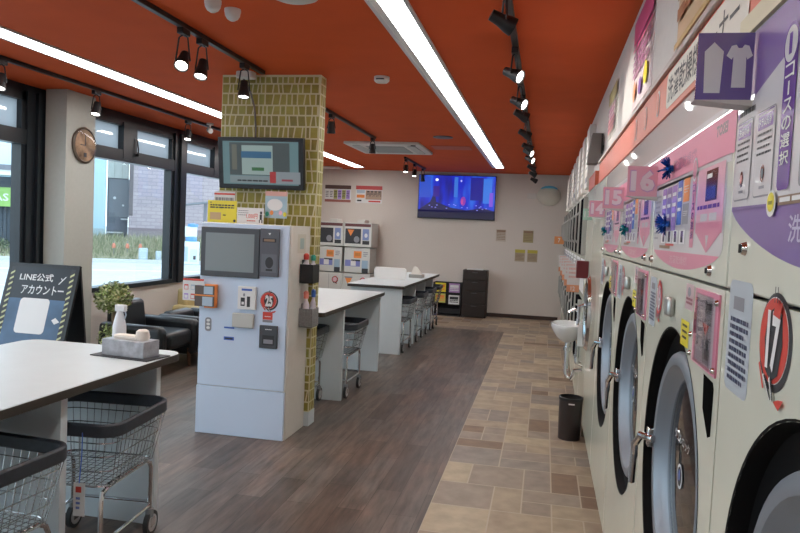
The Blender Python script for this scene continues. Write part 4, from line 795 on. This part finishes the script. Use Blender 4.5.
# projecting number signs
def proj(y, w_, h_, z0, c, label, num=None):
    t = thing('number_sign', label, 'sign', (XR, y, z0+h_/2), 0, 'projecting signs on the washing machines')
    A = Art((-w_-.004, 0, -h_/2)); A.slab(0, 0, w_, h_, .004, c)
    if num:
        A.text(num, w_*.08, h_*.13, w_*.94, h_*.9, mat('lilac_outline', (.60, .38, .62), .3), 1, bold=True); A.text(num, w_*.11, h_*.17, w_*.90, h_*.86, mat('soft_white', (.80, .74, .78), .3), 2, bold=True)
    else:
        A.poly([(.014, .012), (.042, .012), (.045, .088), (.028, .105), (.012, .088)], printed, 1); A.poly([(.050, .080), (.058, .098), (.066, .100), (.070, .094), (.076, .094), (.080, .100), (.088, .098), (.095, .080), (.086, .073), (.084, .078), (.085, .022), (.061, .022), (.062, .078), (.059, .073)], printed, 1)
    A.build('plate', t, smooth=False)
    b = M(); b.prism([(-w_-.004, -h_/2), (0, -h_/2-.012), (0, -h_/2)], lambda u, v, w2_: (u, w2_, v), .0, .05, aw); b.build('bracket', t, smooth=False)
proj(1.40, .097, .122, 1.818, mat('sign_violet', (.17, .13, .36), .15, coat=.8), 'violet projecting sign with pale towel and shirt shapes on machine 17')
for y, n in ((2.46, '16'), (3.47, '15'), (4.52, '14')): proj(y, .096, .10, 1.700 if n != '14' else 1.69, lpink, 'pink projecting sign with white number %s' % n, n)
tag(Art((XR-.075, 5.75, 1.70)).slab(0, 0, .07, .09, .004, mat('mint_sign', (.38, .60, .50), .3)).text('13', .012, .02, .058, .07, paper, 1).build('number_sign', smooth=False), 'small mint green sign beyond the pink number 14', 'sign')
# tinsel rosettes
def tinsel(y, z0, c, label, r=.03):
    m = M(); 
    for i in range(46):
        d = Vector((-abs(random.gauss(0, 1))*.6, random.gauss(0, 1), random.gauss(0, 1))).normalized(); a = d.orthogonal().normalized()*.0035; m.add([Vector((0, 0, 0))-a, Vector((0, 0, 0))+a, d*r*random.uniform(.7, 1.1)+a*.8, d*r*random.uniform(.7, 1.1)-a*.8], [(0, 1, 2, 3)], c)
    m.lathe([(.001, -.012), (.01, -.006), (.01, .01)], (0, 0, 0), (1, 0, 0), c, 8)
    tag(m.build('tinsel_rosette', loc=(XR-.012, y, z0), smooth=False), label, 'decoration', 'shiny tinsel rosettes on the machines')
tb = mat('tinsel_blue', (.03, .16, .55), .2, .7); tg_ = mat('tinsel_teal', (.02, .35, .38), .2, .7)
tinsel(2.19, 1.768, tb, 'shiny blue rosette on the top edge of machine 16', .035); tinsel(2.20, 1.605, tb, 'shiny blue rosette low on the control panel of machine 16', .034)
tinsel(3.25, 1.60, tg_, 'shiny teal rosette on the control panel of machine 15'); tinsel(4.35, 1.60, tg_, 'shiny teal rosette on the control panel of machine 14')

# wall posters and white light boards above
def wposter(y1, y0, z0, z1, base, fn, label, name='wall_poster', grp=None):
    A = Art((.398, y1, z0), (0, -1, 0), (0, 0, 1)); A.slab(0, 0, y1-y0, z1-z0, .008, base); A.o.x = .39; fn(A, y1-y0, z1-z0); o = tag(A.build(name, smooth=False, loc=(0, 0, 0)), label, 'poster', grp); return o
def fp1(A, w_, h_): A.rect(0, h_-.12, w_, h_, mat('magenta_print', (.62, .08, .25), .5), 1); A.rect(0, h_-.15, w_, h_-.135, mat('magenta_print'), 1); A.lines(.03, .14, w_-.03, h_-.17, 4, mat('plum_text', (.35, .12, .25), .5), 1, .6); A.ell(.12, .08, .05, .05, orange, 1); A.ell(w_-.15, .09, .06, .05, yellow, 1); A.ell(w_/2, .07, .05, .04, lilac, 1)
wposter(3.76, 3.10, 2.20, 2.64, mat('pale_pink_paper', (.66, .55, .56), .5), fp1, 'tall poster with a magenta top on the white wall above machine 15')
def fp2(A, w_, h_): A.rect(0, 0, w_, .02, mat('amber_print2', (.6, .4, .15), .5), 1); A.lines(.03, .06, w_-.03, h_-.05, 5, mat('rust_text', (.40, .16, .06), .5), 1, .6)
wposter(2.52, 1.75, 2.19, 2.64, mat('peach_paper', (.66, .46, .27), .5), fp2, 'peach coloured poster with brown lettering above machine 16')
def fp3(A, w_, h_): A.rect(0, h_-.09, w_, h_, mat('khaki_print', (.35, .30, .12), .5), 1); A.lines(.03, .04, w_-.03, h_-.12, 5, mat('plum_text'), 1, .5); A.rect(.05, .03, w_-.1, .12, mat('rose_print', (.55, .25, .25), .5), 1)
wposter(5.15, 4.60, 2.24, 2.56, mat('dull_paper', (.50, .47, .42), .5), fp3, 'poster with a khaki top on the white wall above machine 14')
lb = mat('board_paper', (.68, .66, .63), .5)
for i, y in enumerate((6.5, 7.35, 8.2, 9.05, 9.9, 10.75, 11.6, 12.45)):
    A = Art((.345, y+.5, 2.02), (0, -1, 0), (0, 0, 1)); A.slab(0, 0, .44, .56, .05, lb); A.rect(.03, .05, .41, .10, greyt, 1); A.lines(.05, .14, .39, .36, 4, greyt, 1, .35)
    tag(A.build('price_board', smooth=False), 'white price board above the tall dryers, %s' % ['nearest of the row', 'second of the row', 'third of the row', 'fourth of the row', 'fifth of the row', 'sixth of the row', 'next to last of the row', 'last before the back wall'][i], 'price board', 'white price boards above the dryers')
spk = thing('wall_speaker', 'grey box speaker mounted high beyond the red header sign', 'speaker', (.34, 5.5, 2.245))
M().prism([(-.055, -.06), (-.03, .105), (.05, .105), (.05, -.06), (.02, -.125), (-.055, -.125)], lambda u, v, w_: (u, w_, v), 0, .14, mat('speaker_grey', (.20, .18, .17), .6)).build('enclosure', spk, bevel=.004)
M().box((.035, -.004, -.05), (.05, 0, .10), black).build('grille_edge', spk); M().box((.04, .05, -.02), (.06, .09, .02), black).build('mounting_arm', spk)

# stretch of panelled wall with sink
pw = M(); pw.box((XR, 5.615, 0), (1.12, 6.40, 1.97), cream); struct(pw.build('wall_sink', smooth=False))
pw = M(); pw.box((XR-.006, 5.64, 1.965), (.40, 6.4, 2.08), redband); struct(pw.build('trim_5', smooth=False))
sk = thing('wash_basin', 'white wall basin with chrome tap between the machines and the tall dryers', 'sink', (XR, 6.0, .84))
pc = mat('porcelain', (.74, .76, .78), .08, coat=.5); b = M(); N = 28
prof = [(1.0, 0), (1.02, -.025), (.92, -.06), (.70, -.11), (.45, -.145), (.30, -.155)]; vs = []
def bpt(a, k, z_): return (-.135+math.cos(a)*.135*k if math.cos(a) < 0 else -.135+math.cos(a)*.135*k, math.sin(a)*.22*k, z_)
rings = [(k_, z_) for k_, z_ in prof]; inner = [(.90, .0), (.82, -.03), (.6, -.10), (.2, -.12)]
for k_, z_ in rings[::-1]+inner: vs += [bpt(2*math.pi*i/N, k_, z_) for i in range(N)]
Rn = len(rings)+len(inner); b.add(vs, [(j*N+i, j*N+(i+1) % N, (j+1)*N+(i+1) % N, (j+1)*N+i) for j in range(Rn-1) for i in range(N)]+[tuple((Rn-1)*N+i for i in range(N))], pc)
b.box((-.06, -.2, -.16), (-.001, .2, .02), pc); b.build('bowl', sk, bevel=.004)
b = M(); b.cyl((-.04, 0, .02), (-.04, 0, .10), .013, chrome, n=12); b.tube([(-.04, 0, .09), (-.08, 0, .12), (-.13, 0, .09)], .011, chrome, 8); b.tube([(-.04, 0, .10), (-.035, 0, .15), (-.09, -.0, .165)], .007, chrome, 6); b.build('tap', sk)
b = M(); b.tube([(-.13, 0, -.15), (-.13, 0, -.42), (-.12, 0, -.46), (-.09, 0, -.47), (-.07, 0, -.44), (-.06, 0, -.40), (-.002, 0, -.39)], .018, chrome, 10); b.lathe([(.03, 0), (.03, .03)], (-.13, 0, -.23), (0, 0, 1), chrome, 14, True)
for y in (-.09, .09): b.tube([(-.05, y, -.15), (-.05, y, -.32), (-.002, y, -.34)], .008, chrome, 8); b.lathe([(.016, 0), (.016, .03)], (-.05, y, -.30), (0, 0, 1), chrome, 10, True)
b.build('waste_pipe', sk)
rb = M(); rb.box((-.095, -.06, -.07), (-.001, .06, .07), mat('maroon_box', (.13, .012, .018), .35)); tag(rb.build('towel_dispenser', loc=(XR, 5.9, 1.30), bevel=.004), 'dark red box on the wall above the white basin', 'dispenser')
bn = thing('waste_bin', 'cylindrical dark brown waste bin standing under the basin by the machines', 'bin', (.265, 5.53, 0)); bk = mat('bin_dark', (.028, .020, .020), .35)
M().lathe([(.001, 0), (.084, 0), (.090, .32), (.087, .322), (.084, .31), (.078, .02), (.001, .015)], (0, 0, 0), (0, 0, 1), bk, 36).build('bucket', bn); M().lathe([(.092, .305), (.093, .325), (.084, .328), (.083, .310)], (0, 0, 0), (0, 0, 1), black, 36).build('rim', bn); M().box((-.02, -.0925, .28), (.025, -.088, .29), paper).build('sticker', bn)

# tall stacked dryers beyond the sink
bgl = mat('black_glass', (.008, .008, .010), .7, spec=0.)
def dryer():
    t = thing('stacked_dryer', 'x', 'dryer', (XR, 0, 0), 0, 'tall stacked dryers along the right wall'); h = .405
    b = M(); b.box((0, -h, .06), (.7, h, 1.965), cream); b.box((.03, -h, 0), (.66, h, .06), dgrey); b.build('body', t, bevel=.003)
    for z0, z1 in ((1.40, 1.93), (.42, 1.0)):
        d = M(); d.box((-.03, -.30, z0), (0, .30, z1), bgl); d.box((-.038, -.32, z0), (-.0, -.30, z1), mat('dull_trim', (.40, .40, .38), .6)); d.box((-.038, .30, z0), (0, .32, z1), mat('dull_trim')); d = d.build('door', t, bevel=.003)
        M().tube([(-.038, .31, z0+.1), (-.07, .31, z0+.14), (-.07, .31, z1-.16), (-.038, .31, z1-.12)], .010, mat('dull_trim')).build('handle', d)
    A = Art((0, h, 0), (0, -1, 0), (0, 0, 1)); A.rect(.06, 1.05, .75, 1.36, paper, 1); A.lines(.1, 1.16, .7, 1.33, 4, greyt, 2, .4); A.rect(.5, 1.2, .7, 1.3, lilac, 3); A.build('control_panel', t, smooth=False)
    return t
dr = dryer(); names = ['nearest of the row past the basin', 'second of the row past the basin', 'third of the row past the basin', 'fourth of the row past the basin', 'fifth of the row, halfway to the back wall', 'third from the back wall', 'next to the last before the back wall', 'last before the back wall']
for i in range(8):
    y = 6.82+i*.83; l_ = 'tall stacked dryer with black glass doors, '+names[i]
    if i == 0: dr.location.y = y; dr['label'] = l_
    else: dup(dr, (XR, y, 0), 0, l_)
for i, y in enumerate((7.1, 8.0, 9.0, 10.1, 11.3)):
    A = Art((XR-.125, y, 1.02)); A.slab(0, 0, .12, .26, .003, mat('card_white', (.66, .62, .60), .5)); A.rect(0, 0, .12, .07, mat('card_orange', (.70, .30, .16), .5), 1); A.lines(.015, .12, .105, .24, 3, mat('salmon_print', (.7, .4, .35), .5), 1, .5)
    A.text(['12', '11', '10', '9', '8'][i], .04, .015, .08, .055, paper, 2); tag(A.build('number_card', smooth=False), 'white and orange card projecting between the dryers, %s' % ['nearest one', 'second one', 'third one', 'fourth one', 'farthest one'][i], 'card', 'projecting cards between the dryers')
A = Art((.16, 12.3, 1.44)); A.slab(0, 0, .16, .13, .004, mat('flag_orange', (.70, .28, .10), .5)); A.text('7', .06, .03, .10, .10, paper, 1); A.slab(.16, .05, .195, .07, .004, orange); tag(A.build('flag_sign', smooth=False), 'small orange sign sticking out near the back wall end of the dryers', 'sign')

# ------------------------------------------------------------------ outside
AZ = .575
def OP(L, D, z_=0.): return (math.cos(AZ)*L-math.sin(AZ)*D, math.sin(AZ)*L+math.cos(AZ)*D, z_)
asph = mat('asphalt', (.50, .52, .53), .85, noise=.06, nscale=2, bump=.1); line = mat('road_paint', (.80, .82, .82), .7)
g = M(); g.box((-120, -60, -.35), (XL-.12, 120, -.15), asph); struct(g.build('ground', smooth=False))
ap = M(); ap.box((-8.4, -3, -.15), (XL-.12, 16, -.03), mat('apron_concrete', (.52, .52, .50), .85, noise=.06, nscale=3)); struct(ap.build('pavement', smooth=False))
rl = M()
for D0, D1, L0, L1 in ((24.2, 24.5, -12, 14), (18.6, 18.75, -9, 12), (21.3, 21.45, -12, -3.5)): rl.add([OP(L0, D0, -.146), OP(L1, D0, -.146), OP(L1, D1, -.146), OP(L0, D1, -.146)], [(0, 1, 2, 3)], line)
o = rl.build('road_markings', smooth=False); tag(o, 'white painted lines on the pale road outside the window', 'road marking'); 
kb_ = M(); kb_.box((-22, 28.6, -.15), (16, 28.85, -.02), mat('kerb', (.55, .57, .57), .8)); struct(kb_.build('kerb', rz=AZ, smooth=False))
earth = mat('verge_earth', (.33, .32, .23), .9, noise=.35, nscale=1.5)
vg = M(); vg.add([(-14, 28.85, -.08), (12, 28.85, -.08), (12, 33, .02), (-14, 33, .02), (12, 39.5, .45), (-14, 39.5, .45)], [(0, 1, 2, 3), (3, 2, 4, 5)], earth); struct(vg.build('verge_ground', rz=AZ, smooth=False))
gs = M(); gcs = [mat('grass_%d' % i, c, .8) for i, c in enumerate([(.24, .27, .15), (.36, .36, .23), (.44, .41, .30), (.18, .21, .13)])]
for i in range(15000):
    L = random.uniform(-3.8 if i % 4 else -9, 8); D = 28.95+10.2*random.random()**1.2; z_ = -.08+(D-28.85)*.05; hh_ = random.uniform(.08, .34)*(.5+min(1, (D-28.9)/4)); a = random.uniform(0, 3.14); wq = random.uniform(.012, .035)
    dx_, dy_ = math.cos(a)*wq, math.sin(a)*wq; lx_, ly_ = random.gauss(0, .3)*hh_, random.gauss(0, .3)*hh_
    gs.add([(L-dx_, D-dy_, z_), (L+dx_, D+dy_, z_), (L+lx_, D+ly_, z_+hh_)], [(0, 1, 2)], random.choices(gcs, [4, 4, 2 if abs(L) > 2 else 4, 2])[0])
tag(gs.build('verge_grass', rz=AZ, smooth=False), 'uneven green and straw coloured grass on the verge across the road', 'grass', kind='stuff')
def bthing(name, label, L, D, cat='building', rz=AZ): x, y, z_ = OP(L, D); return thing(name, label, cat, (x, y, 0), rz)
def brickm():
    m = bpy.data.materials.new('mauve_brick'); m.use_nodes = True; nt = m.node_tree; b = nt.nodes['Principled BSDF']; t = nt.nodes.new('ShaderNodeTexCoord'); mp = nt.nodes.new('ShaderNodeMapping'); mp.inputs['Rotation'].default_value[0] = math.pi/2; br = nt.nodes.new('ShaderNodeTexBrick')
    for k_, v in (('Scale', 1.), ('Mortar Size', .02), ('Brick Width', .5), ('Row Height', .2)): br.inputs[k_].default_value = v
    br.inputs['Color1'].default_value = (.50, .43, .46, 1); br.inputs['Color2'].default_value = (.42, .36, .39, 1); br.inputs['Mortar'].default_value = (.36, .31, .34, 1)
    nt.links.new(t.outputs['Object'], mp.inputs[0]); nt.links.new(mp.outputs[0], br.inputs['Vector']); nt.links.new(br.outputs['Color'], b.inputs['Base Color']); b.inputs['Roughness'].default_value = .8; return m
paleb = mat('pale_blue_render', (.48, .66, .74), .7); creamb = mat('cream_cladding', (.62, .63, .58), .7); bgrey = mat('slate_grey', (.17, .18, .21), .6)
bb = bthing('brick_building', 'large mauve brick clad building across the road, seen through the middle window', 4.2, 41.0)
b = M(); b.box((-4.15, 0, .0), (8, 8, 9), brickm()); b.build('wall', bb, smooth=False)
b = M(); b.box((-4.15, -.06, .9), (8, 0, 1.05), mat('mauve_band', (.26, .21, .23), .7)); b.box((-4.15, -.05, 0), (8, 0, .9), mat('mauve_base', (.30, .26, .27), .8, noise=.2)); b.box((-4.15, -.02, 1.7), (-3.95, .0, 9), mat('mauve_corner', (.17, .15, .16), .7)); b.build('plinth_band', bb, smooth=False)
cb_ = bthing('cream_building', 'narrow cream fronted building with a grey shutter between blue wall and bricks', -.45, 42.3)
b = M(); b.box((-.64, 0, 3.75), (.47, 4, 8.5), creamb); b.box((-.64, .1, 0), (.47, 4, 3.75), bgrey)
for u in (-.3, .1, .4): b.box((u, -.02, 3.75), (u+.03, 0, 8.5), mat('cladding_joint', (.5, .5, .45), .7))
b.build('wall', cb_, smooth=False); b = M(); b.box((-.55, .02, 1.6), (.5, .1, 3.7), mat('shutter_grey', (.22, .23, .25), .5)); b.build('shutter', cb_, smooth=False)
b = M(); b.ell if 0 else None; b.cyl((-.25, 0, 2.65), (-.25, .05, 2.65), .08, paper, n=12); b.cyl((.2, 0, 2.25), (.2, .05, 2.25), .06, paper, n=12); b.build('wall_lamp', cb_)
b = M(); b.box((.1, -.5, 1.45), (.46, .1, 1.52), paper); b.box((-.6, -.5, .7), (.2, .1, .76), paper)
for i in range(9): b.box((-.6+i*.15, -.4, .0), (-.56+i*.15, -.36, .65), dark)
b.build('balcony_rail', cb_, smooth=False)
lb_ = bthing('pale_blue_building', 'pale blue rendered building end wall seen beside the white column', -3.9, 40.0)
b = M(); b.box((-3.6, 0, 0), (2.78, 1.5, 9), paleb); b.box((-3.6, -.03, 0), (2.78, 0, .95), mat('pale_base', (.42, .52, .56), .8, noise=.1)); b.build('wall', lb_, smooth=False)
sh = bthing('shopfront', 'white canopied shopfront with green sign seen through the glass at far left', -5.6, 32.0)
b = M(); b.box((-6, .0, 3.4), (1.75, 5, 9), mat('shop_sky_white', (.62, .78, .86), .6)); b.box((1.25, .02, 0), (1.75, 5, 3.4), paleb); b.build('wall', sh, smooth=False)
b = M(); b.box((-6, -.9, 3.02), (1.85, .0, 3.12), mat('canopy_white', (.72, .76, .78), .5)); b.box((-6, -.95, 3.22), (1.85, .0, 3.42), bgrey); b.box((-6, -.88, 3.12), (1.8, -.05, 3.22), mat('canopy_white')); b.build('canopy', sh, smooth=False)
A = Art((-2.2, -.12, 1.80)); A.slab(0, 0, 3.5, .76, .1, mat('sign_green', (.28, .52, .14), .5)); A.text('NAS', 2.45, .22, 3.35, .52, paper, 3); A.build('green_sign', sh, smooth=False)
b = M(); b.box((-6, 0.3, 0), (1.2, .5, 3.0), mat('slat_grey', (.10, .13, .17), .5))
for i in range(40): b.box((-4.7+i*.15, .22, .3), (-4.66+i*.15, .3, 1.8), mat('slat_dark', (.06, .08, .10), .5))
for u in (1.25, 1.42, 1.62): b.box((u, -.12, 0), (u+.09, 0, 3.0), mat('canopy_white'))
b.build('shutter', sh, smooth=False)
hb = leaves(700, (0, 0, .3), (.7, .4, .32), .06, [gcs[0], gcs[3], mat('bush_dark', (.07, .12, .06), .8)]); x, y, _ = OP(-4.95, 31.3); tag(hb.build('shrub', loc=(x, y, .0), rz=AZ, smooth=False), 'low green shrub in front of the shop with the green sign', 'shrub')
for i, L in enumerate((-.50, .02, .52)):
    x, y, _ = OP(L, 31.); t = thing('marker_flag', ['orange marker in the grass, left of three', 'orange marker in the grass, middle of three', 'orange marker in the grass, right of three'][i], 'marker', (x, y, .0), AZ, 'orange markers in the grass')
    M().cyl((0, 0, 0), (0, 0, .62), .015, grey, n=8).build('stake', t); M().lathe([(.001, 0), (.07, .02), (.075, .13), (.04, .2), (.001, .22)], (0, 0, .30), (0, 0, 1), mat('marker_orange', (.62, .22, .14), .6), 12).build('orange_cap', t)
cz = mat('concrete_post', (.42, .50, .54), .7)
for i, (L, r_, hh_) in enumerate(((.60, .17, .52), (1.16, .11, .42))):
    x, y, _ = OP(L, 29.0); t = M().lathe([(r_*1.0, 0), (r_, hh_-.03), (r_*.9, hh_), (.001, hh_)], (0, 0, 0), (0, 0, 1), cz, 20); tag(t.build('concrete_post', loc=(x, y, -.10)), ['larger pale grey cylinder at the verge edge, left of two', 'smaller pale grey cylinder at the verge edge, right of two'][i], 'bollard', 'grey cylinders at the verge')
cp = bthing('carport', 'small dark roofed shelter across the road beside the kiosk', 3.1, 31.5, 'shelter')
b = M(); b.prism([(-1.25, 2.15), (1.2, 2.5), (1.2, 2.6), (-1.25, 2.2)], lambda u, v, w_: (u, w_, v), -1, 1.4, mat('roof_slate', (.20, .22, .25), .5)); b.build('roof', cp, smooth=False); b = M()
for u in (-.1, .9): b.box((u, -.8, 0), (u+.12, -.68, 2.35), bgrey); b.build('post', cp, smooth=False); b = M()
vm = bthing('vending_cabinet', 'white cabinet with blue panels at the roadside between post and kiosk', 2.35, 28.4, 'cabinet')
b = M(); b.box((-.33, 0, -.15), (.30, .4, .75), mat('cabinet_white', (.70, .78, .82), .5)); b.build('body', vm, bevel=.02); A = Art((-.33, -.002, -.15)); A.rect(.06, .12, .2, .7, lblue, 1); A.rect(.28, .1, .55, .6, mat('cab_panel', (.55, .65, .72), .5), 1); A.rect(.4, .2, .5, .35, dark, 2); A.build('panel', vm, smooth=False)
vt = thing('water_tank', 'blue and white tank standing on the white roadside cabinet', 'tank', OP(2.35, 28.45, .75), AZ)
M().lathe([(.001, 0), (.2, 0), (.22, .1), (.2, .18)], (0, .15, 0), (0, 0, 1), mat('tank_blue', (.10, .30, .60), .4), 16).build('base', vt); M().box((-.25, 0, .18), (.2, .3, .58), mat('cabinet_white')).build('body', vt, bevel=.02); M().lathe([(.2, 0), (.2, .1), (.001, .14)], (.05, .15, .58), (0, 0, 1), mat('tank_blue'), 16).build('lid', vt)
